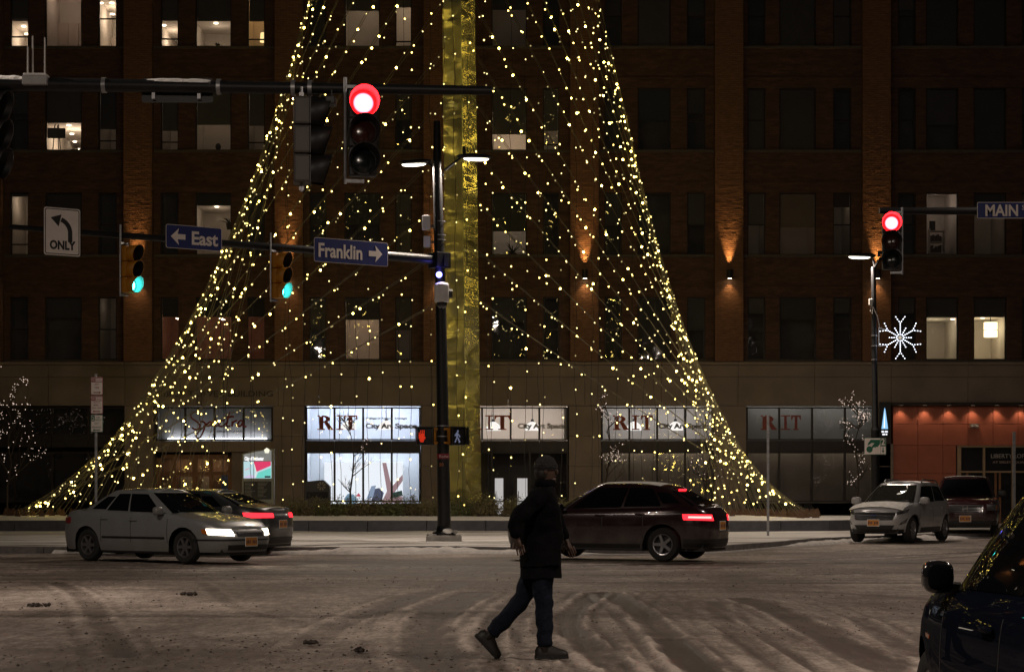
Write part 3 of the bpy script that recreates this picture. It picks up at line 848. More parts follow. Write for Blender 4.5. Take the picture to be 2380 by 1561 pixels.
# gallery window with bright lightbox
t2 = transom(711, 977, (.62,.66,.72), 95, (.84,.9,1), 4, depth=1.6)
serif(t2, [('R',738,776),('I',782,798),('T',799,831)])
x = text('City Art', .25, M_greytext, t2, width=fx(914)-fx(850), bold=.012); x.location = (fx(850), -.06, fz(995))
x = text('Space', .25, M_greytext, t2, width=fx(970)-fx(918), bold=.012); x.location = (fx(918), -.06, fz(995))
x = text('College of Art and', .09, M_greytext, t2, width=fx(912)-fx(850), bold=.004); x.location = (fx(850), -.06, fz(974))
x = text('Design', .09, M_greytext, t2, width=fx(946)-fx(918), bold=.004); x.location = (fx(918), -.06, fz(974))
l2 = transom(711, 977, (.55,.58,.62), 85, (.85,.92,1), 4, z0=1166, z1=1050, bar=False, depth=1.6)
def artbox():
    t = thing('lightbox_picture', 'large glowing white picture panel inside the gallery window', 'picture', (fx(838), BY+1.45, fz(1171)))
    w = (fx(931)-fx(745)); h = fz(1072)-fz(1171)
    MB().box(-w/2, w/2, 0, .12, 0, h).build('panel', emis('lightbox_white', (.90,.95,1), 1.25), t)
    def blob(pts, col, s, y):
        MB().prism([((p[0]-.5)*w, p[1]*h) for p in pts], -y-.004, -y).build('print', emis('print_%d_%d_%d' % tuple(int(c*99) for c in col), col, s), t)
    blob([(.72,0),(.80,.30),(.74,.98),(.79,.98),(.86,.40),(.96,.62),(1,.70),(1,.55),(.9,.28),(1,.16),(1,.02)], (.55,.36,.38), .75, .006)
    blob([(.60,.05),(.63,.35),(.70,.38),(.76,.26),(.73,.06)], (.16,.18,.28), .6, .012)
    blob([(.54,.12),(.60,.42),(.66,.44),(.62,.14)], (.35,.45,.62), .9, .018)
    blob([(.28,.0),(.26,.14),(.30,.24),(.38,.22),(.42,.08),(.40,0)], (.30,.50,.66), .75, .006)
    blob([(.40,.18),(.44,.26),(.47,.17)], (.75,.12,.16), .8, .02)
    blob([(.84,.12),(.86,.26),(.99,.32),(1,.2)], (.08,.14,.12), .5, .02)
    blob([(.44,.02),(.47,.10),(.60,.12),(.62,.02)], (.62,.66,.80), 1.0, .01)
artbox()
# interior gallery with pendants
def dome(px, py, Y, label):
    t = thing('pendant_lamp', label, 'lamp', (fx(px), BY+Y, fz(py)))
    MB().lathe([(.29,0),(.28,.1),(.22,.22),(.12,.30),(.05,.33)], (0,0,0), 18).build('shade', emis('dome_glow', (1,.95,.88), 1.3), t, smooth=True)
    MB().tube((0,0,.33),(0,0,.95),.012).build('stem', M_dark, t); MB().lathe([(.07,.33),(.05,.42),(0,.43)], (0,0,0), 10).build('cap', M_dark, t)
t3 = transom(1054, 1320, (.60,.55,.50), 50, (1,.92,.84), 4, depth=2.4)
serif(t3, [('R',1084,1120),('I',1128,1146),('T',1149,1186)])
x = text('City Art Space', .25, mat('ghost_lettering', (.30,.28,.27), .7), t3, width=fx(1315)-fx(1203), bold=.012); x.location = (fx(1203), -.06, fz(995))
dome(1146, 998, 1.2, 'white dome pendant glowing in the gallery directly right of the gold column')
dome(1238, 998, 1.2, 'white dome pendant glowing in the middle pane of the gallery right of the gold column')
dome(805, 996, .9, 'white dome pendant half behind the red letter T of the brightest gallery window')
dome(894, 996, .9, 'white dome pendant behind the grey words of the brightest gallery window')
MB().box(fx(1311), fx(1317), .06, .3, fz(1021), fz(948)).build('white_post', M_white, t3)
l3 = transom(1054, 1320, (.08,.07,.06), 0, (1,1,1), 3, z0=1166, z1=1050, bar=False)
def gallery_door(px0, px1, label):
    t = thing('glass_door', label, 'door', (fx((px0+px1)/2), BY-.04, .02))
    w = fx(px1)-fx(px0); h = fz(1106)
    m = MB(); m.box(-w/2,-w/2+.09,-.03,.02,0,h); m.box(w/2-.09,w/2,-.03,.02,0,h); m.box(-w/2+.09,w/2-.09,-.028,.018,h-.1,h); m.box(-w/2+.09,w/2-.09,-.028,.018,0,.2)
    m.build('frame', M_frame, t); MB().box(-w/2+.09, w/2-.09, -.008, 0, .2, h-.1).build('pane', M_store_glass, t)
    MB().tube((-w/2+.14,-.07,.9),(-w/2+.14,-.07,1.3),.015).build('handle', M_galv, t)
    MB().box(-w/2+.1, w/2-.1, .028, .032, .2, h-.1).build('bright_interior', emis('white_interior', (1,.96,.92), .62), t)
gallery_door(1144, 1176, 'narrow glass door with white light behind right of the gold column')
gallery_door(1196, 1232, 'glass door beside the walking person with white light behind it')
t4 = transom(1398, 1657, (.46,.44,.42), 32, (1,.95,.9), 4, depth=1.8)
serif(t4, [('R',1424,1462),('I',1468,1486),('T',1489,1517)])
x = text('City Art Space', .25, mat('ghost_lettering2', (.12,.12,.12), .7), t4, width=fx(1642)-fx(1530), bold=.012); x.location = (fx(1530), -.06, fz(995))
dome(1478, 998, 1.0, 'white dome pendant behind the red letters in the window left of the dim one')
dome(1575, 998, 1.0, 'white dome pendant behind the grey words in the window left of the dim one')
l4 = transom(1398, 1657, (.23,.20,.17), 9, (1,.85,.65), 4, z0=1166, z1=1050, bar=False, depth=.4)
t5 = transom(1735, 2040, (.30,.30,.29), 15, (1,.95,.86), 4, depth=.8)
serif(t5, [('R',1767,1806),('I',1814,1836),('T',1838,1861)], m=mat('dull_red_lettering', (.26,.05,.035), .6))
x = text('Space', .25, M_greytext, t5, width=fx(1998)-fx(1950), bold=.012); x.location = (fx(1950), -.06, fz(995))
l5 = transom(1735, 2040, (.22,.19,.16), 5.5, (1,.85,.65), 4, z0=1166, z1=1050, bar=False, depth=.4)
# entrance under the script sign
ent = thing('shop_entrance', 'wooden entrance doors with glass under the script sign', 'entrance', (fx(460), BY, 0))
M_wd = mat('warm_oak', (.22,.10,.045), .5, 0, .2, 6, stretch=(6,6,.6))
def ebox(name, m, a, b, t_, b_, y0=.05, y1=.2): return MB().box(fx(a)-fx(460), fx(b)-fx(460), y0, y1, fz(b_), fz(t_)).build(name, m, ent)
for a, b in ((363,375),(400,408),(446,458),(486,494),(530,538)): ebox('door_post', M_wd, a, b, 1064, 1166)
ebox('door_head', M_wd, 375.3, 529.7, 1096, 1104, .055, .195); ebox('lintel', M_wd, 375.3, 529.7, 1056, 1065, .055, .195)
for a, b in ((408.4,445.6),(458.4,485.6),(494.4,529.6),(375.4,399.6)): ebox('pane', M_store_glass, a, b, 1104.4, 1166, .1, .11)
for a, b in ((375.4,445.6),(445.8,529.6)): ebox('pane', M_store_glass, a, b, 1065.4, 1095.6, .1, .11)
ebox('lobby', mat('lobby_wall', (.20,.12,.07), .7), 364, 560, 1056, 1166, .9, .95)
ebox('inner_panel', mat('pale_lobby_panel', (.42,.36,.28), .7), 412, 442, 1108, 1166, .8, .85); ebox('inner_panel', mat('pale_lobby_panel', (.42,.36,.28), .7), 462, 484, 1108, 1166, .8, .85)
light('AREA', 'lobby_light', (0, .5, fz(1056)-.1), 7, (1,.72,.45), ent, shape='RECTANGLE', size=2.4, size_y=.3)
ebox('lintel_panel', M_stone, 360, 636, 1026, 1050, -.14, .1)
ebox('wall_panel', M_stone, 538.5, 560, 1050.4, 1166, .0, .2); ebox('wall_panel', M_stone, 560.3, 636, 1050.4, 1166, -.02, .2)
ebox('poster', mat('blue_poster', (.05,.09,.28), .5, 0, .7, 9), 514, 529, 1100, 1140, .07, .08)

# ---------------------------------------------------------------- terracotta entrance bay on the right
bpart('corner_post', M_frame, fx(2040.5), fx(2066), -.30, .2, fz(1031), fz(935))
bpart('corner_pier', M_stone, fx(2040.5), fx(2074), -.2, .2, 0, fz(1031.6))
bpart('canopy_soffit', M_frame, fx(2068.5), fx(2424), -.45, .25, fz(942.5), fz(936))
M_terra = mat('terracotta_panel', (.36,.105,.06), .62, 0, .10, 2.2, bump=.05)
cols = [2075+k*58.2 for k in range(7)]
rws = [944, 985, 1035, 1100, 1224]
for i in range(6):
    for j in range(4):
        if cols[i] > 2220 and rws[j] >= 1035: continue
        b = fx(cols[i+1]) if not (cols[i] < 2225 < cols[i+1] and rws[j] >= 1035) else fx(2222)
        bpart('wall_panel', M_terra, fx(cols[i])+.007, b-.007, -.02, .3, fz(rws[j+1])+.006, fz(rws[j])-.006, bevel=.006)
bpart('panel_backing', M_dark, fx(2069), fx(2424), .31, .4, 0, fz(943))
for k in range(6):
    px = 2092+k*55.5
    t = thing('downlight', 'small round downlight in the canopy above the terracotta wall', 'lamp', (fx(px), BY-.22, fz(942.5)-.005), 0, 'downlights over the terracotta wall')
    MB().lathe([(.10,0),(.11,-.03),(.08,-.035)], (0,0,0), 14).build('bezel', M_dark, t)
    MB().lathe([(0,-.018),(.08,-.022)], (0,0,0), 14).build('lens', emis('downlight_lens', (1,.75,.5), 2.2), t)
    light('SPOT', 'downlight_beam', (0,0,-.05), 16, (1,.66,.42), t, rot=(R(7),0,0), spot_size=R(100), spot_blend=.8, shadow_soft_size=.05)
t = thing('emergency_light', 'white twin emergency light fixed on the terracotta wall', 'lamp', (fx(2263), BY-.04, fz(993)))
MB().box(-.16,.16,-.12,0,0,.12).build('housing', mat('grey_plastic', (.35,.33,.31), .5), t, bevel=.02)
for s_ in (-1,1): MB().ball((s_*.09,-.13,.02),.06,.05,.05).build('lamp_head', mat('grey_plastic', (.35,.33,.31), .5), t, smooth=True)
lob = thing('apartment_entrance', 'pale framed glass entrance with outlined lettering in the terracotta wall', 'entrance', (fx(2300), BY, 0))
M_lob = mat('pale_wood_frame', (.34,.24,.15), .5)
def lbox(name, m, a, b, t_, b_, y0=0., y1=.15): return MB().box(fx(a)-fx(2300), fx(b)-fx(2300), y0, y1, fz(b_), fz(t_)).build(name, m, lob)
for a, b in ((2225,2234),(2285,2290),(2352,2357),(2418,2424)): lbox('frame_post', M_lob, a, b, 1040, 1224)
lbox('frame_head', M_lob, 2225, 2424, 1035, 1039.7); lbox('frame_rail', M_lob, 2234.3, 2284.7, 1094, 1098, .003, .147); lbox('frame_rail', M_lob, 2290.3, 2351.7, 1094, 1098, .003, .147); lbox('frame_rail', M_lob, 2357.3, 2417.7, 1094, 1098, .003, .147)
for a, b in ((2234.3,2284.7),(2290.3,2351.7),(2357.3,2417.7)):
    for t_, b_ in ((1040,1093.7),(1098.3,1224)): lbox('pane', M_store_glass, a, b, t_, b_, .06, .07)
for a in (2246, 2312, 2322, 2386): lbox('door_stile', M_wd, a, a+5, 1098.3, 1224, .03, .055)
lbox('lobby', mat('apartment_lobby', (.13,.10,.075), .8), 2226, 2424, 1040, 1224, 1.2, 1.25)
light('AREA', 'lobby_light', (.4, .7, fz(1040)-.15), 9, (1,.8,.55), lob, shape='RECTANGLE', size=2.2, size_y=.3)
x = text('LIBERTY LOFTS', .22, mat('pale_outline_letters', (.42,.40,.40), .5), lob, width=fx(2396)-fx(2304)); x.location = (fx(2304)-fx(2300), .04, fz(1064))
x = text('AT SIBLEY SQUARE', .11, mat('pale_outline_letters2', (.42,.32,.28), .5), lob, width=fx(2390)-fx(2308)); x.location = (fx(2308)-fx(2300), .04, fz(1076))

# illuminated tree poster on the dark corner post
pt = thing('lit_poster', 'tall dark poster case with a glowing blue tree on the corner post', 'poster', (fx(2052), BY-.34, fz(1016)))
MB().box(-.19,.19,-.03,.03,0,1.28).build('case', M_dark, pt)
MB().prism([(-.12,.30),(.12,.30),(.02,1.02),(0,1.08),(-.02,1.02)], -.038, -.031).build('tree_picture', emis('blue_tree', (.30,.62,1), 1.0), pt)
MB().prism([(-.04,.34),(.0,.34),(.0,1.0)], -.046, -.039).build('tree_picture', emis('white_tree', (.85,.95,1), 1.6), pt)
for k, (a, b) in enumerate(((-.12,-.03),(.0,.11),(-.09,.02),(.04,.09))): MB().box(a, b, -.038, -.031, .17-.10*(k//2), .23-.10*(k//2)).build('caption', emis('poster_caption', (.9,.93,1), 1.2), pt)

# ---------------------------------------------------------------- wall lamps on the pilasters
SC = ['left edge of the building', 'pilaster behind the left green signal', 'pilaster behind the right green signal', 'pilaster behind the black signal pole', 'pilaster inside the right half of the light tree', 'bare pilaster right of the light tree', 'pilaster behind the right street lamp']
for i, (a, b) in enumerate(PILS):
    c = fx((a+b)/2) if i != 0 else fx(-24)
    t = thing('wall_lamp', 'up and down wall lamp on the '+SC[i], 'lamp', (c, BY-.27, fz(640)), 0, 'wall lamps on the brick pilasters')
    MB().lathe([(0,-.16),(.10,-.16),(.105,-.14),(.105,.14),(.1,.16),(.08,.16),(.08,.1),(0,.1)], (0,-.19,0), 16).build('housing', M_dark, t, smooth=True)
    MB().box(-.06,.06,-.10,.0,-.05,.05).build('bracket', M_dark, t)
    MB().lathe([(0,-.165),(.075,-.165)], (0,-.19,0), 14).build('lens', emis('sconce_lens', (1,.85,.6), 12), t)
    light('SPOT', 'uplight', (0,-.14,.13), 620, (1,.56,.20), t, rot=(R(180-7),0,0), spot_size=R(37), spot_blend=1.0, shadow_soft_size=.04)
    light('SPOT', 'downlight', (0,-.17,-.19), 30, (1,.60,.26), t, rot=(R(8),0,0), spot_size=R(86), spot_blend=1.0, shadow_soft_size=.04)

# ------------------------------------------------------------------ raised planter
M_pl = mat('dark_granite', (.055,.055,.062), .45, 0, .25, 5)
pl = [(-26,60.9),(-20,60.9),(4,60.6),(7.2,60.2),(9.6,61.0),(11.2,62.8),(11.6,64.6),(11.0,66.4),(8,67.4),(-26,67.4)]
def smooth_pl(p, n=2):
    for _ in range(n):
        q = [p[0]]
        for a, b in zip(p[:-1], p[1:]): q += [(a[0]*.75+b[0]*.25, a[1]*.75+b[1]*.25), (a[0]*.25+b[0]*.75, a[1]*.25+b[1]*.75)]
        p = q+[p[-1]]
    return p
pls = smooth_pl(pl)
planter = thing('planter', 'long low dark granite planter with snow on it at the foot of the light tree', 'planter', (0, 0, 0))
ln = [math.dist(a, b) for a, b in zip(pls[:-1], pls[1:])]; cum = np.concatenate([[0], np.cumsum(ln)]); arr = np.array(pls)
d = 0; PZ = .43
while d < cum[-1]-.3:
    d2 = min(d+1.8, cum[-1]); n_ = 5
    ps = [(np.interp(d+.008+(d2-d-.016)*k/n_, cum, arr[:,0]), np.interp(d+.008+(d2-d-.016)*k/n_, cum, arr[:,1])) for k in range(n_+1)]
    inner = []
    for k, p in enumerate(ps):
        a = ps[max(k-1,0)]; b = ps[min(k+1,n_)]; l = math.dist(a,b); inner.append((p[0]-(b[1]-a[1])/l*.22, p[1]+(b[0]-a[0])/l*.22))
    MB().prismz(ps+inner[::-1], .05, PZ).build('granite_slab', M_pl, planter, bevel=.006)
    d = d2
mb = MB(); rows = []
c_ = (-3, 64.2)
for k in np.linspace(0, 1, 9):
    rows.append([(c_[0]*0+x*(1-k)+k*(x*.93-.2), y*(1-k)+k*64.2, PZ+.015+.10*math.sin(min(1,k*2)*PI/2)+.03*math.sin(x*2.3+k*5)*k+(.03*math.sin(x*1.1) if k else 0)) for x, y in pls])
mb.grid(rows).build('snow_bed', M_snow, planter, smooth=True)

# ------------------------------------------------------------------ polished steel column, bulb glow in its colour
CY = 64.0
def metal_col(rough, dist, sc, an):
    m = bpy.data.materials.new('bulb_tinted_wavy_steel'); m.use_nodes = True
    n = m.node_tree; b = n.nodes['Principled BSDF']; b.inputs['Metallic'].default_value = 1; b.inputs['Roughness'].default_value = rough; b.inputs['Anisotropic'].default_value = an
    tg = n.nodes.new('ShaderNodeTangent'); tg.direction_type = 'RADIAL'; tg.axis = 'Z'; n.links.new(tg.outputs[0], b.inputs['Tangent'])
    b.inputs['Base Color'].default_value = (.62,.585,.34,1)  # plain steel; the yellow of the reflected bulbs is put into its colour
    tc = n.nodes.new('ShaderNodeTexCoord')
    mp = n.nodes.new('ShaderNodeMapping'); mp.inputs['Scale'].default_value = (1.3*sc, 1.3*sc, 2.1*sc)
    ns = n.nodes.new('ShaderNodeTexNoise'); ns.inputs['Scale'].default_value = 1.0; ns.inputs['Detail'].default_value = .0; ns.inputs['Distortion'].default_value = 1.0
    bp = n.nodes.new('ShaderNodeBump'); bp.inputs['Strength'].default_value = .5; bp.inputs['Distance'].default_value = dist
    n.links.new(tc.outputs['Object'], mp.inputs[0]); n.links.new(mp.outputs[0], ns.inputs['Vector']); n.links.new(ns.outputs[0], bp.inputs['Height']); n.links.new(bp.outputs[0], b.inputs['Normal'])
    return m
M_col = metal_col(.28, .16, .9, .9); M_col_r = metal_col(.25, .13, .75, .9)
cb = P(1078, 1190, CY)
colm = thing('metal_column', 'tall square gold toned polished steel column in the middle of the light tree', 'column', (cb.x, CY, .4), R(54))
side = .82
def col_x(h): return -.0098*h          # leans a little
mb = MB(); H_ = 36
for k in range(12):
    pass
cs = [(-side/2,-side/2),(side/2,-side/2),(side/2,side/2),(-side/2,side/2)]
names = ['face_sheet']*4
lean = Matrix.Shear('XY', 4, (-.0098*math.cos(-R(54)), -.0098*math.sin(-R(54))))
for k in range(4):
    a, b = cs[k], cs[(k+1)%4]; rows = []
    z = 0
    while z < H_:
        z2 = min(z+3.2, H_)
        mbk = MB(); t0, t1 = 1-.2*z/H_, 1-.2*z2/H_
        dx, dy = (b[0]-a[0]), (b[1]-a[1]); l = math.hypot(dx,dy); nx_, ny_ = dy/l, -dx/l
        def pt(p, t, zz): return (p[0]*t-.0098*math.cos(R(54))*zz, p[1]*t+.0098*math.sin(R(54))*zz, zz)
        mbk.quad(pt(a,t0,z+.004), pt(b,t0,z+.004), pt(b,t1,z2-.004), pt(a,t1,z2-.004))
        mbk.build('face_sheet', M_col_r if k == 0 else M_col, colm)
        z = z2
core = MB()
for k in range(4):
    a, b = cs[k], cs[(k+1)%4]
    core.quad(*[(p[0]*t*.985-.0098*math.cos(R(54))*zz, p[1]*t*.985+.0098*math.sin(R(54))*zz, zz) for p, t, zz in ((a,1,0),(b,1,0),(b,.8,H_),(a,.8,H_))])
core.build('core', M_dark, colm)
def col_at(py):      # picture row -> point on the column axis
    z = EYE+(1133-py)/F*CY
    return Vector((cb.x-.0098*(z-.4), CY, z))

# ------------------------------------------------------------------ light strings
M_cable = mat('string_cable', (.15,.13,.075), .5, 0, .2, 3)
M_wire = mat('thin_black_wire', (.015,.014,.012), .6)
M_bulb = emis('warm_bulb', (1,.74,.17), 8.0)
M_bulb2 = emis('soft_warm_bulb', (1,.80,.30), 4.0)
M_bulb3 = emis('dim_bulb', (1,.80,.32), .5)
M_bulb_s = emis('bright_bulb', (1,.72,.13), 38.0)
def bulb_mesh(name, r, m):
    o = MB().ball((0,0,0), r, r, r*1.15, 6, 4).build(name, m, None, smooth=True)
    me = o.data; bpy.data.objects.remove(o); return me
B_big = bulb_mesh('bulb', .025, M_bulb); B_mid = bulb_mesh('bulb', .019, M_bulb2); B_dim = bulb_mesh('bulb', .024, M_bulb3); B_str = bulb_mesh('bulb', .033, M_bulb_s)
M_cap = mat('lamp_holder', (.02,.02,.015), .5)
NL = 17
cables = []
def cable(side, i, row):
    """one sloping string from its anchor in the snow up to the column"""
    t = i/(NL-1)
    py = 690-115*i-(.9*i*i if i > 6 else 0)
    top = col_at(py)
    if side < 0:
        ax = 22+430*t**1.5; ay = 62.3+row*2.6+.5*math.sin(i*2.1)
        g = P(ax-row*8, 1195, ay); top.x -= .45
    else:
        ax = 1896-225*t**1.1; ay = 62.4+row*2.3+.5*math.sin(i*1.7)
        g = P(ax+row*4, 1190, ay); top.x += .42
    top.y += -.35 if row == 0 else .25
    g.z = PZ+.1
    L = (top-g).length
    sag = .018*L*(.6 if i > 6 else 1)
    def at(u): 
        p = g.lerp(top, u); p.z -= sag*4*u*(1-u); return p
    lbl = 'sloping string of warm bulbs from the %s anchors up to the gold column' % ('left' if side < 0 else 'right')
    s = thing('light_string', lbl, 'light string', tuple(g), 0, 'sloping light strings of the tree, %s side' % ('left' if side < 0 else 'right'))
    umax = 1.0
    if top.z > 23: umax = min(1, (23-g.z)/(top.z-g.z))
    m = MB(); m.path([at(umax*k/14)-g for k in range(15)], .0115, 4, cap=False)
    m.build('cable', M_cable, s)
    d = .5+random.random()*.7
    zmax = P(0, -60, CY).z
    while d < L:
        p = at(d/L)
        if p.z > zmax: break
        q = p-g+Vector((random.uniform(-.05,.05), random.uniform(-.05,.05), -.06+random.uniform(-.03,.03)))
        r = random.random()
        me = B_str if r < .14 else (B_big if r < .50 else (B_mid if r < .84 else B_dim))
        inst('bulb', me, s, q, (random.uniform(-.5,.5), random.uniform(-.5,.5), 0))
        d += (random.uniform(.45, 1.1) if row == 0 else random.uniform(.6, 1.35))*(1 if side < 0 else .82)
    cables.append((side, i, row, g, top, at, L))
for side in (-1, 1):
    for row in (0, 1):
        for i in range(NL): cable(side, i, row)

# hanging strings: thin wires that drop from the sloping strings to the planter
def env_z(x):            # highest sloping string above a position
    return None
nh = 46
for k in range(nh):
    px = 250+1450*(k+.5)/nh+random.uniform(-12,12)
    if 1035 < px < 1062 or 1090 < px < 1110: pass
    Y = random.choice((61.9, 62.6, 63.3, 64.8, 65.5))
    x = (px-1190)/F*Y
    # find a sloping string crossing this x
    cand = []
    for side, i, row, g, top, at, L in cables:
        if (x-g.x)*(x-top.x) < 0:
            u = (x-g.x)/(top.x-g.x); cand.append(at(u))
    col_hit = abs(x-cb.x) < .7
    if not cand and not col_hit: continue
    if col_hit: p = Vector((x, CY-.75-random.random()*.3, 18))
    else:
        cand.sort(key=lambda p: p.z); p = cand[min(len(cand)-1, int(random.triangular(0, len(cand), len(cand)*.9)))].copy()
    if p.z > 19: p.z = 19
    if p.z < 2.0: continue
    base = Vector((x+random.uniform(-.3,.3)+(.0 if abs(x) < 6 else -.04*(p.z)*(1 if x > 0 else -1)*0), min(max(p.y, 61.6), 66), PZ+.12))
    if not col_hit: p.y = p.y
    s = thing('hanging_string', 'thin hanging wire with soft bulbs dropping from the sloping strings into the planter', 'light string', tuple(base), 0, 'hanging light strings inside the tree')
    L = (p-base).length; n_ = max(6, int(L/.7)); pts = []
    ph = random.random()*6
    for j in range(n_+1):
        u = j/n_; q = base.lerp(p, u)-base
        q.x += .035*math.sin(u*L*1.6+ph)+.02*math.sin(u*L*4+ph*2); pts.append(q)
    MB().path(pts, .0095, 4, cap=False).build('wire', M_wire, s)
    d = random.uniform(.3, 1.2)
    while d < L:
        u = d/L; q = base.lerp(p, u)-base; q.x += .035*math.sin(u*L*1.6+ph)+.03
        r = random.random()
        inst('bulb', B_str if r < .03 else (B_big if r < .30 else (B_mid if r < .76 else B_dim)), s, q)
        d += random.uniform(.7, 1.9)
# anchors in the snow at the foot of the strings
M_rust = mat('rusty_anchor_plate', (.10,.055,.03), .75, .3, .3, 12)
anc = MB(); anc.prism([(-.13,0),(.13,0),(.02,.30),(-.03,.30)], -.012, .012); anc.box(-.15,.15,-.06,.06,-.1,.012)
ao = anc.build('anchor_tmp', M_rust, None); anc_me = ao.data; bpy.data.objects.remove(ao)
an2 = MB().tube((-.01,0,.28),(.02,0,.50),.014,.010,6).build('tmp', M_dark, None); an2_me = an2.data; bpy.data.objects.remove(an2)
for side, i, row, g, top, at, L in cables:
    t = thing('cable_anchor', 'rusty triangular plate anchoring a light string in the snow, %s row of anchors' % ('left' if side < 0 else 'right'), 'anchor', (g.x, g.y, PZ+.05), 0 if side < 0 else 0, '%s row of cable anchors' % ('left' if side < 0 else 'right'))
    inst('plate', anc_me, t, (0,0,0), (0,0,random.uniform(-.3,.3)), (1 if side < 0 else -1, 1, 1)); inst('turnbuckle', an2_me, t, (0,0,0), (0, R(28)*(1 if side < 0 else -1), 0))

# ------------------------------------------------------------------ hedge and grasses in the planter
M_leaf = mat('hedge_leaf', (.13,.145,.05), .55, 0, .5, 3)
M_leaf2 = mat('dry_hedge_leaf', (.17,.14,.06), .6, 0, .5, 3)
def shrub_meshes(seed):
    r = random.Random(seed); st = MB(); lf = MB()
    for k in range(13):
        a = r.uniform(0, 2*PI); l = r.uniform(.45,.95); sp = r.uniform(.15,.75)
        pts = [Vector((0,0,0))]; d = Vector((math.cos(a)*sp, math.sin(a)*sp*.7, 1)).normalized()
        for j in range(4):
            d = (d+Vector((r.gauss(0,.2), r.gauss(0,.2), r.gauss(0,.1)))).normalized(); pts.append(pts[-1]+d*l/4)
        st.path(pts, [.012,.010,.008,.006,.004], 4, cap=False)
        for j in range(60):
            u = r.uniform(.22,1)*4; i0 = min(3, int(u)); p = pts[i0].lerp(pts[i0+1], u-i0)+Vector((r.gauss(0,.085), r.gauss(0,.085), r.gauss(0,.07)))
            n = Vector((r.gauss(0,1), r.gauss(0,1), r.gauss(0,1))).normalized(); t = n.orthogonal().normalized()*r.uniform(.022,.05); b = n.cross(t).normalized()*r.uniform(.010,.02)
            lf.quad(p-t, p-b, p+t, p+b)
    so = st.build('s', M_wood, None); lo = lf.build('l', M_leaf if seed % 2 else M_leaf2, None)
    a, b = so.data, lo.data; bpy.data.objects.remove(so); bpy.data.objects.remove(lo); return a, b
SH = [shrub_meshes(k) for k in range(5)]
k = 0
for px in range(652, 1345, 31):
    for Y in (62.4, 63.2):
        x = (px+random.uniform(-9,9)+(14 if Y > 63 else 0)-1190)/F*Y
        t = thing('shrub', 'small leafy evergreen shrub in the low hedge on the snowy planter', 'shrub', (x, Y+random.uniform(-.2,.2), PZ+.06), random.uniform(0,6), 'shrubs of the low hedge in the planter')
        a, b = SH[k % 5]; sc = random.uniform(.66,.92)
        inst('stems', a, t, sc=(sc*1.15,sc,sc)); o = inst('leaves', b, t, sc=(sc*1.15,sc,sc)); o['kind'] = 'stuff'; k += 1
M_gr = mat('dry_ornamental_grass', (.17,.15,.045), .7, 0, .3, 3)
def grass(px, Y, h, label):
    t = thing('ornamental_grass', label, 'grass clump', ((px-1190)/F*Y, Y, PZ+.05)); m = MB()
    for k in range(150):
        a = random.uniform(0, 2*PI); l = h*random.uniform(.6,1.05); sp = random.uniform(.05,.75)
        p0 = Vector((random.gauss(0,.07), random.gauss(0,.07), 0)); d = Vector((math.cos(a), math.sin(a), 0)); w = Vector((-d.y, d.x, 0))*.008
        pr = None
        for j in range(5):
            u = j/4; p = p0+d*(sp*l*u*u)+Vector((0,0,l*(u-.38*sp*u*u*u)))
            if pr is not None: m.quad(pr-w*(1.1-u), pr+w*(1.1-u), p+w*(1-u), p-w*(1-u))
            pr = p
    o = m.build('blades', M_gr, t); o['kind'] = 'stuff'
grass(585, 62.2, .95, 'arching clump of dry yellow grass showing above the boot of the silver sedan')
grass(520, 62.6, .9, 'dry grass clump behind the roof of the silver sedan')
grass(425, 62.3, .9, 'dry grass clump seen past the cabin of the silver sedan')
grass(300, 62.8, .8, 'dry grass clump beside the left row of cable anchors')

# ------------------------------------------------------------------ small bare trees with fairy lights
M_fairy = emis('fairy_light', (1,.76,.62), 1.3, 'NONE')
def bare_tree(px, py_base, Y, h, sp, label, nl=150, seed=1, top_py=None, trunk=.045, band=None):
    r = random.Random(seed); base = Vector(((px-1190)/F*Y, Y, EYE+(1133-py_base)/F*Y))
    base.z = .12
    t = thing('bare_tree', label, 'tree', tuple(base)); tk = MB(); br = MB(); ends = []
    tp = [Vector((r.gauss(0,.02)*j, r.gauss(0,.02)*j, h*.92*j/6)) for j in range(7)]
    tk.path(tp, [trunk*(1-.13*j) for j in range(7)], 7); tk.build('trunk', M_wood, t, smooth=True)
    def branch(p, d, l, rad, lev):
        pts = [p]
        for j in range(4):
            d = (d+Vector((r.gauss(0,.12), r.gauss(0,.12), r.gauss(.04,.08)))).normalized(); pts.append(pts[-1]+d*l/4); ends.append((pts[-2], pts[-1], lev))
        br.path(pts, [rad*(1-.2*j) for j in range(5)], 4, cap=False)
        if lev < 3:
            for _ in range(3 if lev == 1 else 2):
                i0 = r.randint(1,3); a = r.uniform(0, 2*PI); nd = (d+Vector((math.cos(a)*.7, math.sin(a)*.7, r.uniform(-.1,.5)))).normalized()
                branch(pts[i0], nd, l*r.uniform(.45,.7), rad*.55, lev+1)
    for k in range(11):
        u = r.uniform(.28,1); i0 = min(5, int(u*6)); p = tp[i0].lerp(tp[i0+1], u*6-i0)
        a = k*2.4+r.uniform(-.4,.4); d = Vector((math.cos(a)*.8, math.sin(a)*.8, r.uniform(.45,.9))).normalized()
        branch(p, d, sp*r.uniform(.7,1.2)*(1.15-.5*u), trunk*.55, 1)
    o = br.build('branches', M_wood, t); o['kind'] = 'stuff'
    if nl:
        m = MB(); pick = [e for e in ends if e[2] <= 3]
        for _ in range(nl):
            a, b, lev = r.choice(pick); p = a.lerp(b, r.random())+Vector((r.gauss(0,.045), r.gauss(0,.045), r.gauss(0,.04)))
            if band and not any(z0 < p.z < z1 for z0, z1 in band): continue
            m.ball(p, r.choice((.009,.011,.015)), nu=5, nv=3)
        o = m.build('fairy_lights', M_fairy, t); o['kind'] = 'stuff'
    return t
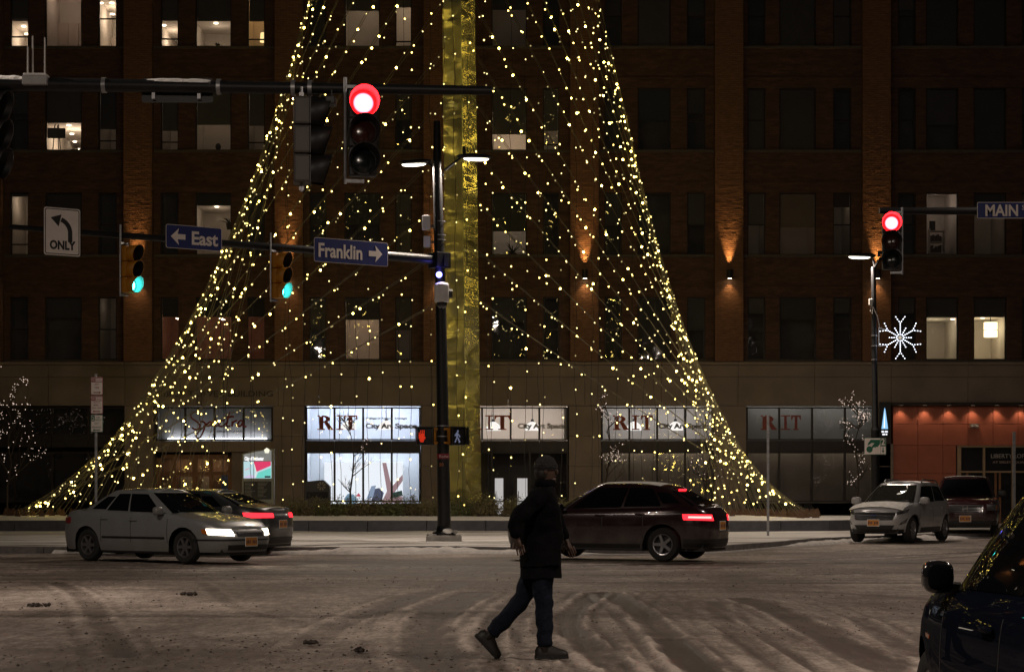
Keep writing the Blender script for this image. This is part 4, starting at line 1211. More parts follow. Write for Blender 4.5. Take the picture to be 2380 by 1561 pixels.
bare_tree(18, 1230, 67.5, 4.6, 1.8, 'bare tree sprinkled with pinkish fairy lights at the far left', 190, 3)
bare_tree(-45, 1230, 68, 4.4, 1.7, 'bare tree with fairy lights cut by the left border of the view', 120, 13)
bare_tree(815, 1230, 68.5, 3.9, .85, 'bare slender tree standing dark before the bright gallery window', 60, 5)
bare_tree(1411, 1230, 69, 5.0, .75, 'bare tree with sparse fairy lights inside the right half of the light tree', 170, 7, band=[(0,1.6),(2.2,2.9),(3.6,6)])
bare_tree(1992, 1224, 69.5, 4.6, .95, 'bare tree wound with fairy lights beside the right street lamp', 230, 9)
bare_tree(1640, 1230, 69.4, 4.4, .7, 'bare tree with few fairy lights left of the thin bare post', 50, 15)

# ------------------------------------------------------------------ traffic signals and poles
M_sigy = mat('signal_yellow', (.46,.19,.011), .5, 0, .12, 5)
M_sigb = mat('signal_black', (.007,.006,.006), .5, 0, .15, 8)
L_red = lens_mat('red_signal_lit', (1,.0085,.012), 125)
L_green = lens_mat('green_signal_lit', (.05,.90,.80), 34)
M_lens = {'r': mat('red_lens_off', (.10,.006,.008), .18, spec=.6), 'y': mat('amber_lens_off', (.035,.009,.005), .18, spec=.6), 'g': mat('green_lens_off', (.006,.009,.009), .18, spec=.6)}
def signal(loc, yaw, lit, body, label, stem=None, group=None, sec=.355, vis=.27, tunnel=True, name='traffic_signal'):
    """three lens head, faces -y before yaw; loc is the centre of the head"""
    t = thing(name, label, 'traffic light', tuple(loc), yaw, group)
    for k, c in enumerate('ryg'):
        z = sec*(1-k)
        b = MB().box(-.17,.17,0,.20,z-sec/2+.004,z+sec/2-.004).build('section', body, t, bevel=.03)
        MB().box(-.165,.165,-.012,0,z-sec/2+.012,z+sec/2-.012).build('door', body, b)
        lm = (L_red if c == 'r' else L_green) if lit == c else M_lens[c]
        MB().lathe([(0,-.035),(.06,-.031),(.11,-.02),(.152,0)], (0,0,0), 24, 'y').build('lens', lm, t, smooth=True, loc=(0,-.016,z))
        v = MB(); n = 22; rows = []
        for j in range(n+1):
            a = R(-65)+R(310)*j/n     # open at the bottom
            ca, sa = math.cos(a), math.sin(a)
            l = vis*(.55+.45*(.5+.5*sa)) if tunnel else vis
            rows.append([(.160*ca, -.012, z+.160*sa), (.173*ca, -.012-l*.5, z+.173*sa), (.186*ca, -.012-l, z+.186*sa), (.194*ca, -.012-l, z+.194*sa), (.174*ca, -.012, z+.174*sa)])
        v.grid(rows).build('visor', M_sigb if body is not M_sigy else M_sigy, t, smooth=True, sharp=180)
        v2 = MB().grid([[(p[0]*.985, p[1], z+(p[2]-z)*.985) for p in r[:3]] for r in rows])  .build('visor_lining', (mat('visor_lining_brightened', (.16,.16,.16), .5) if lit == c else M_sigb), t, smooth=True)  # paler lining around a lit lens, its glow put into the colour
    if stem:
        side, up = stem
        m = MB(); m.tube((side,.1,-sec*1.75),(side,.1,sec*1.6+up),.022,n=8)
        m.build('mounting_pole', M_galv, t, smooth=True)
        m = MB(); s_ = 1 if side < 0 else -1
        for z in (-sec*1.65, sec*1.62): m.box(min(side, .02*s_), max(side, .02*s_), .07,.13, z-.02, z+.02)
        m.build('clamp_arm', M_galv, t)
    return t

def luminaire(parent, yaw, z, reach, energy, tilt=0, face=0):
    """slim street light head on a swept arm, child of a pole"""
    c, s = math.cos(yaw), math.sin(yaw)
    a = MB(); a.path([Vector((c*q*reach, s*q*reach, z-.30+.34*q)) for q in (0.02,.35,.7,1)], [.035,.03,.028,.025], 8)
    a.build('lamp_arm', M_black, parent, smooth=True)
    M = Matrix.Translation((c*(reach+.35), s*(reach+.35), z+.05))@Matrix.Rotation(yaw, 4, 'Z')
    h = MB(); h.ball((0,0,.03), .46, .17, .065, 16, 6, .8); h.xform(M); hd = h.build('lamp_head', M_black, parent, smooth=True)
    l = MB(); l.ball((.04,0,-.020), .33, .11, .055, 14, 6, .8); l.xform(M); l.build('lamp_glass', emis('streetlamp_glass', (1,.90,.74), 6, 'NONE'), parent, smooth=True)
    light('AREA', 'lamp_light', tuple(M@Vector((.04,0,-.11))), energy, (1,.83,.69), parent, rot=(R(tilt),0,face), shape='RECTANGLE', size=.16, size_y=.09, spread=R(178))

def post(name, label, cat, base, segs, group=None):
    t = thing(name, label, cat, tuple(base), 0, group)
    m = MB(); m.path([Vector(p) for p, r in segs], [r for p, r in segs], 16); m.build('pole', M_black, t, smooth=True, sharp=30)
    return t

# central black pole ------------------------------------------------
cbase = G(1032, 1268)
CPY = cbase.y
cp = post('signal_pole', 'tall black signal pole with two street lamps beside the gold column', 'signal pole', cbase,
     [((0,0,.30),.175),((0,0,.75),.165),((-.035,0,3.2),.150),((-.085,0,6.2),.132),((-.12,0,7.4),.125),((-.165,0,9.2),.115),((-.175,0,10.55),.085)])
MB().box(-.43,.43,-.35,.35,0,.27).build('footing', M_conc, cp, bevel=.03)
m = MB(); m.lathe([(.0,.27),(.29,.27),(.29,.33),(.24,.36),(.2,.42),(.17,.5)], (0,0,0), 20); m.build('base_flange', M_black, cp, smooth=True)
for a in range(4): MB().lathe([(0,.33),(.03,.33),(.03,.40),(0,.41)], (.24*math.cos(a*PI/2+.5), .24*math.sin(a*PI/2+.5), 0), 8).build('bolt', M_galv, cp)
m = MB(); m.ball((.10,-.24,.37), .13,.08,.07); m.ball((.27,-.1,.35),.1,.09,.05); m.ball((-.3,-.22,.28),.14,.1,.025); m.build('snow_patch', M_snow, cp, smooth=True)
# arm to the left with the green signals
aL = P(22, 527, 43.4)-cbase; aR = P(1016, 604, CPY)-cbase
ad = (aR-aL)
m = MB(); m.path([aR, aR.lerp(aL,.25), aR.lerp(aL,.6), aL], [.118,.10,.078,.055], 14); m.build('mast_arm', M_black, cp, smooth=True)
m = MB(); m.cbox((-.115,0,7.09), .42,.42,.38, R(35)); m.build('arm_clamp', M_black, cp, bevel=.02)
m = MB(); m.cbox((-.12+.18,-.16,7.09), .10,.10,.30); m.build('clamp_plate', M_dark, cp)
luminaire(cp, R(180-20), 9.50, .42, 350); luminaire(cp, R(12), 9.62, .42, 350)
MB().tube((.5,.06,9.75),(.5,.06,9.93),.04).build('photocell', M_dark, cp)
# boxes strapped to the pole
def strap(z, r=.135):
    m = MB(); m.lathe([(r,-.012),(r+.008,-.012),(r+.008,.012),(r,.012)], (-.0135*z*.9,0,z), 20); m.build('strap', M_galv, cp, smooth=True)
for z in (8.06,7.72,7.60): strap(z, .128)
for z in (2.98,2.72): strap(z, .160)
MB().cbox((-.44,-.05,8.02), .20,.16,.36).build('antenna_box', M_white, cp, bevel=.015)
MB().cbox((-.42,-.05,7.55), .17,.14,.28).build('radio_box', M_white, cp, bevel=.015)
MB().cbox((-.25,0,7.95), .16,.05,.06).build('bracket', M_dark, cp); MB().cbox((-.24,0,7.55), .16,.05,.06).build('bracket', M_dark, cp)
bl = MB().ball((-.115,-.19,6.72), .075, .06, .075, 12, 8).build('blue_beacon', emis('blue_beacon_glow', (.22,.22,1), 9), cp, smooth=True)
light('POINT', 'beacon_light', (-.11,-.34,6.80), 5, (.12,.1,1), cp, shadow_soft_size=.05)
cam_o = thing('security_camera', 'white boxy dome security camera below the blue beacon on the black pole', 'camera', (cbase.x-.05, CPY-.24, 6.25))
MB().cbox((0,0,.0), .36,.30,.46).build('housing', mat('camera_white', (.6,.58,.58), .45), cam_o, bevel=.05)
MB().ball((0,0,.22), .18,.16,.06).build('snow_cap', M_snow, cam_o, smooth=True)
MB().ball((0,-.02,-.24), .14,.13,.15).build('dome', mat('smoked_dome', (.02,.02,.025), .08, spec=.8), cam_o, smooth=True)
MB().lathe([(0,-.05),(.11,-.05),(.11,.05),(0,.05)], (.22,0,0), 14, 'x').build('side_cap', M_trim, cam_o)
def ped(dx, yaw, kind, label):
    t = thing('pedestrian_signal', label, 'pedestrian signal', (cbase.x+dx, CPY-.02, EYE+(1133-1013)/F*CPY), yaw)
    MB().box(-.21,.21,-.06,.14,-.23,.23).build('housing', M_sigb, t, bevel=.03)
    m = MB(); m.box(-.22,.22,-.22,-.062,.215,.232); m.box(-.22,-.205,-.22,-.062,-.22,.213); m.box(.205,.22,-.22,-.062,-.22,.213); m.build('visor', M_sigb, t)
    MB().box(-.20,.20,-.068,-.0605,-.21,.21).build('face', mat('ped_face', (.012,.012,.013), .25), t)
    s_ = 1 if dx < 0 else -1
    m = MB(); 
    for z in (.17,-.17): m.box(min(s_*.2, s_*.36), max(s_*.2, s_*.36), -.02, .05, z-.025, z+.025)
    m.box(min(s_*.215, s_*.26), max(s_*.215, s_*.26), -.05, .09, -.20, .20)
    m.build('bracket', M_sigy, t)
    dots = MB(); pat = []
    if kind == 'hand':
        em = emis('hand_glow', (1,.05,.015), .85)
        P_ = ["0011010000","0011010000","0011010010","1011011010","1011011010","1111111010","1111111010","1111111110","1111111110","0111111110","0111111100","0011111000","0001111000"]
        P_ = ["00101010","00101010","10101010","10111110","11111110","11111110","11111111","11111111","01111110","01111100","00111100"]
        sx, sz, x0, z0 = .021, .027, -.16, .14
    else:
        em = emis('walk_glow', (.62,.66,1), .30)
        P_ = ["0001100","0001100","0011000","0111100","1111110","1011011","0011001","0011100","0110110","0100110","1100011","1000011"]
        sx, sz, x0, z0 = .021, .026, -.10, .14
    for j, row in enumerate(P_):
        for i, ch in enumerate(row):
            if ch == '1': dots.box(x0+i*sx, x0+i*sx+sx*.72, -.074, -.069, z0-j*sz-sz*.72, z0-j*sz)
    o = dots.build('lit_symbol', em, t); o['kind'] = 'stuff'
ped(-.455, R(-8), 'hand', 'pedestrian signal showing a red raised hand left of the black pole')
ped(.335, R(24), 'walk', 'pedestrian signal showing a white walking figure right of the black pole')
# sticker band and number on the pole
m = MB(); n = 18; rows = []
for j in range(n+1):
    a = R(200)+R(140)*j/n; rows.append([(.1665*math.cos(a)-.02, .1665*math.sin(a), z) for z in (2.16,2.29)])
m.grid(rows).build('red_sticker', mat('red_sticker', (.20,.012,.02), .5), cp, smooth=True)
x = text('Redwi', .10, mat('pale_sticker_script', (.5,.4,.4), .5), cp, 'sticker_lettering', width=.24); x.location = (-.11,-.18,2.19)
x = text('50', .12, mat('orange_numbers', (.42,.13,.02), .5), cp, 'pole_number', width=.10); x.location = (-.11,-.178,1.98)

# signs and signals on that arm
yawA = math.atan2(ad.y, ad.x)      # sign plane runs along the arm
def arm_at(px):
    lo, hi = 0., 1.
    f = lambda u: 1190+F*(cbase.x+aL.x+(aR.x-aL.x)*u)/(cbase.y+aL.y+(aR.y-aL.y)*u)
    for _ in range(40):
        mid = (lo+hi)/2
        if f(mid) < px: lo = mid
        else: hi = mid
    p = cbase+aL.lerp(aR, lo); return p
M_blue = mat('sign_blue', (.012,.022,.155), .45, 0, .1, 3)
M_refl = mat('sign_white', (.84,.76,.70), .5, 0, .04)
M_blk = mat('sign_black', (.015,.015,.015), .5)
M_alu = mat('sign_back_aluminium', (.25,.25,.25), .5, .6)
def rrect(w, h, r, n=5):
    pts = []
    for cx, cz, a0 in ((w/2-r,-h/2+r,-90),(w/2-r,h/2-r,0),(-w/2+r,h/2-r,90),(-w/2+r,-h/2+r,180)):
        for k in range(n+1):
            a = R(a0+90*k/n); pts.append((cx+r*math.cos(a), cz+r*math.sin(a)))
    return pts
def sign(name, label, loc, yaw, w, h, face, border=.012, r=.05, bm=None, cat='sign', group=None, tilt=0):
    t = thing(name, label, cat, tuple(loc), yaw, group)
    t.rotation_euler = (0, tilt, yaw)
    MB().prism(rrect(w, h, r), 0, .006).build('panel', M_alu, t)
    MB().prism(rrect(w-.002, h-.002, r), -.003, 0).build('border', bm or M_refl, t)
    MB().prism(rrect(w-2*border, h-2*border, max(r-border,.005)), -.006, -.003).build('face', face, t)
    return t
def arrow(parent, m, pts, name='arrow', y=-.007): return MB().prism(pts, y-.003, y).build(name, m, parent)
nA = Vector((math.sin(yawA), -math.cos(yawA), 0))
tl = math.atan2(-(aR.z-aL.z), Vector((ad.x, ad.y)).length)*0+R(.3)
def arm_sign(pxc, py, w, h, **k):
    p = arm_at(pxc)+nA*.14; p.z = EYE+(1133-py)/F*p.y
    return sign(loc=p, yaw=yawA, w=w, h=h, **k)
so = arm_sign(139, 539, .84, 1.05, name='lane_sign', label='white left turn arrow sign reading ONLY on the far mast arm', face=M_refl, border=.03, bm=M_refl)
MB().prism(rrect(.79,1.0,.045), -.0065, -.006).build('black_line', M_blk, so); MB().prism(rrect(.755,.965,.035), -.0095, -.0065).build('face', M_refl, so)
x = text('ONLY', .26, M_blk, so, width=.60, ext=.001, bold=.012); x.location = (-.29,-.0105,-.385)
arc = []
for k in range(11):
    a = R(0+72*k/10); arc.append((-.12+.30*math.cos(a)*1.0, -.02+.30*math.sin(a)))
def stroke(pts, w):
    L_, R_ = [], []
    for k, p in enumerate(pts):
        a = pts[max(k-1,0)]; b = pts[min(k+1,len(pts)-1)]; l = math.dist(a,b); nx_, nz_ = -(b[1]-a[1])/l*w/2, (b[0]-a[0])/l*w/2
        L_.append((p[0]+nx_, p[1]+nz_)); R_.append((p[0]-nx_, p[1]-nz_))
    return L_+R_[::-1]
ar = MB(); sp_ = [(.18,-.22)]+arc
for k in range(len(sp_)-1):
    q = stroke(sp_, .10); n_ = len(sp_); ar.prism([q[k], q[k+1], q[2*n_-2-k], q[2*n_-1-k]], -.0135, -.0105)
ar.prism([(-.27,.30),(-.02,.38),(-.085,.11)], -.0137, -.0107)
ar.build('arrow', M_blk, so)
s1 = arm_sign(445, 553, 1.40, .54, name='street_sign', label='blue street name sign reading East with an arrow pointing left', face=M_blue)
x = text('East', .42, M_refl, s1, width=.66, ext=.001, bold=.012); x.location = (-.06,-.0085,-.15)
arrow(s1, M_refl, [(-.58,0),(-.38,.19),(-.41,.06),(-.22,.06),(-.22,-.06),(-.41,-.06),(-.38,-.19)])
s2 = arm_sign(810, 586, 2.04, .58, name='street_sign', label='long blue street name sign reading Franklin with an arrow pointing right', face=M_blue)
x = text('Franklin', .46, M_refl, s2, width=1.20, ext=.001, bold=.012); x.location = (-.90,-.0085,-.16)
arrow(s2, M_refl, [(.86,0),(.66,.20),(.69,.065),(.48,.065),(.48,-.065),(.69,-.065),(.66,-.20)])
for px, lbl in ((297, 'yellow signal head showing green under the mast arm left of the sign reading East'), (644, 'yellow signal head showing green between the two blue street signs')):
    p = arm_at(px)+nA*.10
    s_ = F/p.y; p.z = EYE+(1133-626)/F*p.y if px < 400 else EYE+(1133-641)/F*p.y
    signal(p+Vector((.02,0,0)), R(63), 'g', M_sigy, lbl, stem=(-.24,.42), group='signals showing green on the far mast arm')

# near mast arm across the top -------------------------------------------------
nb = Vector((-11.5, 24.6, 0))
na = post('signal_pole', 'black signal pole outside the left edge that carries the near mast arm', 'signal pole', nb, [((0,0,.1),.2),((0,0,5),.17),((0,0,10.2),.11)])
MB().box(-.45,.45,-.45,.45,0,.25).build('footing', M_conc, na, bevel=.03)
pL = P(-60, 194.5, 24.5)-nb; pR = P(1140, 211, 24.4)-nb; p0 = Vector((.1,0,pL.z-.02))
m = MB(); m.path([p0, pL, pL.lerp(pR,.55), pR], [.10,.088,.075,.056], 16); m.build('mast_arm', M_black, na, smooth=True)
MB().ball(pR+Vector((.0,0,0)), .03,.056,.056).build('end_cap', M_black, na, smooth=True)
def armn(px): 
    u = (px+60)/1200; return nb+pL.lerp(pR, u)
def snow_on(pxa, pxb, name='snow_cap'):
    m = MB(); rows = []
    for k in range(15):
        p = armn(pxa+(pxb-pxa)*k/14)-nb; r = .086-.025*((pxa+pxb)/2+60)/1200
        e = min(1, k/1.5, (14-k)/1.5); h = (.010+.012*random.random())*e+.001
        rows.append([(p.x, p.y+r*math.sin(a), p.z+r*math.cos(a)+h*math.cos(a*1.3)) for a in np.linspace(R(-75), R(50), 7)])
    m.grid(rows).build(name, M_snow, na, smooth=True)
snow_on(-60, 58); snow_on(338, 492)
luminaire(na, R(60), 9.9, .6, 400, 32, R(-80)); luminaire(na, R(145), 9.9, .6, 250)
for px in (243, 510, 683, 722):
    p = armn(px)-nb; m = MB(); m.lathe([(.092,-.025),(.098,-.025),(.098,.025),(.092,.025)], p, 16, 'x'); m.build('band_clamp', M_galv, na, smooth=True)
bx = thing('radio_box', 'grey router box with three upright antennas on the near mast arm', 'radio box', tuple(armn(87)+Vector((0,-.02,.04))))
MB().box(-.15,.15,-.14,.10,-.07,.04).build('housing', mat('grey_box', (.35,.35,.35), .5), bx, bevel=.01)
MB().box(-.14,.14,-.13,.09,.042,.072).build('snow_cap', M_snow, bx, bevel=.012)
for x_, h in ((-.11,.42),(-.05,.55),(.10,.53)): MB().tube((x_,.0,.04),(x_,.0,h),.012,.010).build('antenna', mat('grey_antenna', (.32,.30,.28), .5), bx, smooth=True)
rs = thing('hanging_sign', 'dark back of a sign hanging below the near mast arm', 'sign', tuple(armn(410)+Vector((0,.11,-.03))), R(180))
MB().prism(rrect(.88,.30,.03), -.006, .006).build('panel', M_sigb, rs); MB().box(-.3,-.26,.012,.1,-.12,.05).build('bracket', M_galv, rs); MB().box(.26,.3,.012,.1,-.12,.05).build('bracket', M_galv, rs)
p = armn(847); p.z = EYE+(1133-313)/F*p.y; p.y -= .14
signal(p, R(9), 'r', M_sigb, 'black signal head glowing red on the near mast arm', stem=(-.21,.12), sec=.352)
p = armn(722); p.z = EYE+(1133-330)/F*p.y; p.y -= .05
signal(p, R(96), None, mat('signal_grey_body', (.055,.045,.04), .5), 'signal head seen from its side beside the near red signal', stem=(-.0,.1), sec=.352)
p = armn(-26); p.z = EYE+(1133-315)/F*p.y
signal(p, R(80), None, M_sigb, 'dark signal head mostly cut off by the left border below the near mast arm', sec=.352)
sm = thing('vehicle_detector', 'small black detector camera hanging under the near mast arm left of the red signal', 'camera', tuple(armn(772)+Vector((0,-.05,-.17))))
MB().box(-.06,.06,-.12,.1,-.05,.05).build('body', M_sigb, sm, bevel=.012); MB().tube((0,0,.05),(0,0,.14),.015).build('stem', M_sigb, sm)

# far mast arm at the right ------------------------------------------------------
rbp = Vector((13.2, 38.2, 0))
ra = post('signal_pole', 'black signal pole outside the right edge that carries the right mast arm', 'signal pole', rbp, [((0,0,.1),.2),((0,0,5),.17),((0,0,10.2),.11)])
MB().box(-.45,.45,-.45,.45,0,.25).build('footing', M_conc, ra, bevel=.03)
qL = P(2044, 490, 38)-rbp; m = MB(); m.path([Vector((0,0,qL.z-.05)), qL.lerp(Vector((0,0,qL.z)),.5), qL], [.11,.085,.06], 14); m.build('mast_arm', M_black, ra, smooth=True)
luminaire(ra, R(200), 9.9, .6, 450)
p = P(2072, 562, 37.85)
signal(p, R(-8), 'r', M_sigb, 'black signal head glowing red on the right mast arm by the street lamp', stem=(.20,.1), sec=.35)
p = P(2358, 489, 37.8)
s3 = sign('street_sign', 'blue street name sign reading MAIN cut by the right border', p, R(0), 1.42, .31, M_blue, border=.010, r=.03)
x = text('MAIN', .30, M_refl, s3, width=.62, ext=.001, bold=.008); x.location = (-.555,-.0085,-.105)
x = text('ST', .13, M_refl, s3, width=.16, ext=.001); x.location = (.14,-.0085,.01)

# lamp out of view that lights the near road
nl = post('street_lamp', 'black street lamp on the near kerb beyond the right border', 'street lamp', (10.5, 13.5, 0), [((0,0,0),.12),((0,0,9.6),.08)])
luminaire(nl, R(170), 9.5, .9, 420, 25, R(40))
nl2 = post('street_lamp', 'black street lamp on the near kerb behind the viewpoint', 'street lamp', (-4.0, 3.0, 0), [((0,0,0),.12),((0,0,9.6),.08)])
luminaire(nl2, R(75), 9.5, .9, 540, 48, 0)

# right street lamp with snowflake ----------------------------------------------
LY = 58.0
lb = Vector(((2034-1190)/F*LY, LY, .12))
sl = post('street_lamp', 'slim black street lamp with a white snowflake decoration on the right', 'street lamp', lb, [((0,0,0),.135),((0,0,2.9),.125),((0,0,3.0),.14),((0,0,3.1),.095),((-.03,0,6),.078),((-.05,0,7.75),.07)])
luminaire(sl, R(188), 8.0, .08, 330); 
m = MB(); m.path([Vector((-.05,0,7.7)), Vector((.12,0,7.95)), Vector((.42,0,8.18))], [.05,.04,.03], 8); m.build('lamp_arm', M_black, sl, smooth=True)
m = MB(); m.ball((.40,.0,8.16),.34,.14,.05,14,6,.8); m.build('lamp_head', M_black, sl, smooth=True); MB().tube((.12,0,8.05),(.12,0,8.22),.04).build('photocell', M_dark, sl)
MB().cbox((-.14,-.05,6.72), .10,.10,.18).build('outlet_box', mat('pale_box', (.5,.47,.42), .5), sl, bevel=.01)
MB().path([(-.12,-.08,6.66),(-.15,-.09,6.45),(-.10,-.1,6.38),(-.09,-.09,6.6),(.05,-.09,6.3),(.12,-.08,5.95)], .012, 6).build('cord', mat('pale_cord', (.55,.5,.45), .6), sl)
for z in (5.75,5.45,5.05): MB().lathe([(.083,-.012),(.092,-.012),(.092,.012),(.083,.012)], (-.025,0,z), 16).build('strap', M_galv, sl, smooth=True)
fl = thing('snowflake_light', 'white glowing snowflake decoration fixed to the right street lamp', 'snowflake light', (lb.x+.72, LY-.05, EYE+(1133-785)/F*LY))
arms = MB(); led_ = MB(); Rr = .60
def stick(a, b, n_):
    arms.tube(a, b, .006, n=5)
    for k in range(n_): led_.ball(Vector(a).lerp(Vector(b), (k+.7)/n_)+Vector((0,-.015,0)), .0155, nu=6, nv=4)
for k in range(6):
    a = R(90+60*k); u = Vector((math.cos(a),0,math.sin(a)))
    stick(u*.06, u*Rr*.70, 6)
    for s_ in (-1,1):
        v = Vector((math.cos(a+s_*.62),0,math.sin(a+s_*.62))); stick(u*Rr*.70, u*Rr*.70+v*.25, 3)
    b = a+R(30); w = Vector((math.cos(b),0,math.sin(b))); stick(w*.06, w*Rr*.56, 4)
arms.build('frame', M_white, fl); o = led_.build('led_bulbs', emis('cold_led', (.80,.86,1), 4.0, 'NONE'), fl); o['kind'] = 'stuff'
MB().lathe([(0,-.02),(.04,-.015),(.05,.01),(0,.02)], (0,0,0), 8, 'y').build('hub', mat('tan_hub', (.35,.28,.18), .5), fl)
m = MB(); m.tube((-.62,.02,.30),(-.62,.02,-.25),.012); m.tube((-.62,.02,.30),(-.36,.0,.2),.010); m.tube((-.62,.02,-.25),(-.36,0,-.2),.010); m.build('mount_frame', M_white, fl)
light('POINT', 'snowflake_glow', (0,-.12,0), 12, (.8,.86,1), fl, shadow_soft_size=.4)
# square parking sign on that lamp
ps = sign('parking_sign', 'square pale sign with a green hand and the number 2 on the right street lamp', (lb.x-.03, LY-.17, EYE+(1133-1037)/F*LY), 0, .64, .49, M_refl, border=.012, r=.015, bm=mat('sign_green', (.012,.13,.07), .5))
M_grn = MATS['sign_green']
arrow(ps, M_grn, [(.30,.225),(.30,-.005),(.155,-.005),(.155,.225)], 'green_field'); 
x = text('2', .24, M_refl, ps, width=.11, ext=.001, bold=.006); x.location = (.172,-.0115,.05); x = text('HOUR', .04, M_refl, ps, width=.10, ext=.001); x.location = (.178,-.0115,.012)
arrow(ps, M_grn, [(.215,-.03),(.24,-.03),(.24,-.13),(.268,-.13),(.2275,-.19),(.187,-.13),(.215,-.13)])
arrow(ps, M_grn, [(.152,.235),(.158,.235),(.158,-.235),(.152,-.235)], 'divider')
arrow(ps, M_grn, [(.14,.19),(-.13,.19),(-.21,.08),(-.22,.02),(-.17,.05),(-.10,.10),(-.02,.09),(-.07,.03),(-.13,-.06),(-.10,-.08),(-.03,-.02),(.0,-.05),(.03,-.01),(.06,-.03),(.14,.07)], 'hand')
arrow(ps, M_grn, [(-.165+.09*math.cos(k*PI/8), -.09+.095*math.sin(k*PI/8)) for k in range(16)], 'coin', y=-.0065)

# stack of parking signs on the left ----------------------------------------------
SY = 50.0
sp0 = G(223, 1266); SYb = sp0.y
sgp = thing('sign_post', 'thin grey post carrying three small red and green parking signs on the left', 'sign post', (sp0.x, sp0.y, .12))
MB().box(-.028,.028,-.018,.018,0,4.2).build('post', M_galv, sgp)
M_red = mat('sign_red', (.28,.018,.03), .5)
def psign(py, w, h, label):
    return sign('parking_sign', label, ((225-1190)/F*(SYb-.06), SYb-.06, EYE+(1133-py)/F*SYb), R(3), w, h, M_refl, border=.014, r=.025, bm=M_red if py < 950 else mat('sign_green', (.012,.13,.07), .5))
a = psign(897, .305, .455, 'red and white sign reading NO STOPPING ANY TIME, top of the stack')
MB().prism(rrect(.268,.11,.01), -.008, -.0065).build('red_field', M_red, a).location = (0,0,.148)
def tx(par, s_, w, x_, z, size, m): t = text(s_, size, m, par, width=w, ext=.0008); t.location = (x_, -.0095, z); return t
tx(a,'NO',.075,-.125,.118,.10,M_refl); MB().prism(rrect(.165,.075,.008), -.009, -.0081).build('white_field', M_refl, a).location = (.05,0,.148)
tx(a,'STOPPING',.155,-.027,.126,.05,M_red); tx(a,'ANY',.10,-.05,.02,.07,M_red); tx(a,'TIME',.12,-.06,-.07,.07,M_red)
arrow(a, M_red, [(-.085,-.155),(.06,-.155),(.06,-.135),(.10,-.165),(.06,-.195),(.06,-.175),(-.085,-.175)])
a = psign(941, .305, .455, 'red and white sign reading NO PARKING with winter night hours, middle of the stack')
MB().prism(rrect(.268,.10,.01), -.008, -.0065).build('red_field', M_red, a).location = (0,0,.15)
MB().prism(rrect(.165,.07,.008), -.009, -.0081).build('white_field', M_refl, a).location = (.05,0,.15)
tx(a,'NO',.075,-.125,.122,.09,M_refl); tx(a,'PARKING',.15,-.025,.13,.05,M_red); tx(a,'NOV 15',.16,-.08,.045,.06,M_red); tx(a,'APRIL 1',.18,-.09,-.025,.06,M_red); tx(a,'2AM - 6AM',.23,-.115,-.095,.055,M_red)
arrow(a, M_red, [(.085,-.155),(-.06,-.155),(-.06,-.135),(-.10,-.165),(-.06,-.195),(-.06,-.175),(.085,-.175)])
a = psign(984, .305, .44, 'green and white sign reading 2 HR PARKING PAY PARKING, bottom of the stack')
MB().prism(rrect(.08,.14,.008), -.008, -.0065).build('green_field', M_grn, a).location = (-.09,0,.125)
tx(a,'2',.055,-.118,.075,.13,M_refl); tx(a,'HR',.08,.0,.135,.05,M_grn); tx(a,'PARKING',.15,-.03,.075,.05,M_grn); tx(a,'PAY',.10,-.05,-.02,.065,M_grn); tx(a,'PARKING',.22,-.11,-.11,.06,M_grn)
arrow(a, M_grn, [(.085,-.155),(-.06,-.155),(-.06,-.135),(-.10,-.165),(-.06,-.195),(-.06,-.175),(.085,-.175)])

# bare thin posts at the right
b_ = G(1785, 1255)
t = thing('bare_post', 'thin bare grey post on the snowy pavement left of the silver crossover', 'post', (b_.x, b_.y, .1)); MB().box(-.032,.032,-.02,.02,0,3.35).build('channel', M_galv, t); MB().box(-.10,.10,-.08,.08,-.1,.02).build('base_plate', M_galv, t)
b_ = G(2357, 1250)
t = thing('bare_post', 'thin bare grey post in front of the entrance lettering at the right edge', 'post', (b_.x, b_.y, .1)); MB().box(-.04,.04,-.02,.02,0,2.95).build('channel', M_galv, t); MB().box(-.10,.10,-.08,.08,-.1,.02).build('base_plate', M_galv, t)

# city map kiosk and news box -------------------------------------------------------
KY = 68.0; kk = KY/F
kb = Vector(((600-1190)*kk, KY, .12))
ki = thing('map_kiosk', 'grey upright information kiosk with a glowing city map', 'kiosk', tuple(kb))
def kz(py): return EYE+(1133-py)*kk-.12
hw = 37*kk
top = [(-hw, kz(1055)), (-hw*.4, kz(1048)), (hw*.3, kz(1044.5)), (hw, kz(1043))]
MB().prism([(-hw,0),(hw,0)]+top[::-1], 0, .22).build('body', mat('kiosk_grey', (.26,.27,.26), .5), ki)
MB().prism([(-hw+.05,kz(1071)),(hw-.09,kz(1071)),(hw-.09,kz(1046)),(0,kz(1048.5)),(-hw+.05,kz(1056))], -.008, -.001).build('header', mat('kiosk_header', (.36,.38,.40), .5, emit=(.42,.46,.50), es=.32), ki)
x = text('City of Rochester', .16, emis('kiosk_letters', (1,1,1), 1.0), ki, width=.66, ext=.001, bold=.012); x.location = (-hw+.08,-.012,kz(1069))
MB().box(-hw+.05, hw-.09, -.010, -.001, kz(1111), kz(1072)).build('map_screen', emis('map_pale', (.52,.74,.78), .95), ki)
def mapbit(pts, col, s_): MB().prism([(-hw+.05+p[0]*(2*hw-.14), kz(1111)+p[1]*(kz(1072)-kz(1111))) for p in pts], -.014-s_*.002, -.0105).build('map_area', emis('map_%d_%d' % (int(col[0]*99), int(col[2]*99)), col, .9), ki)
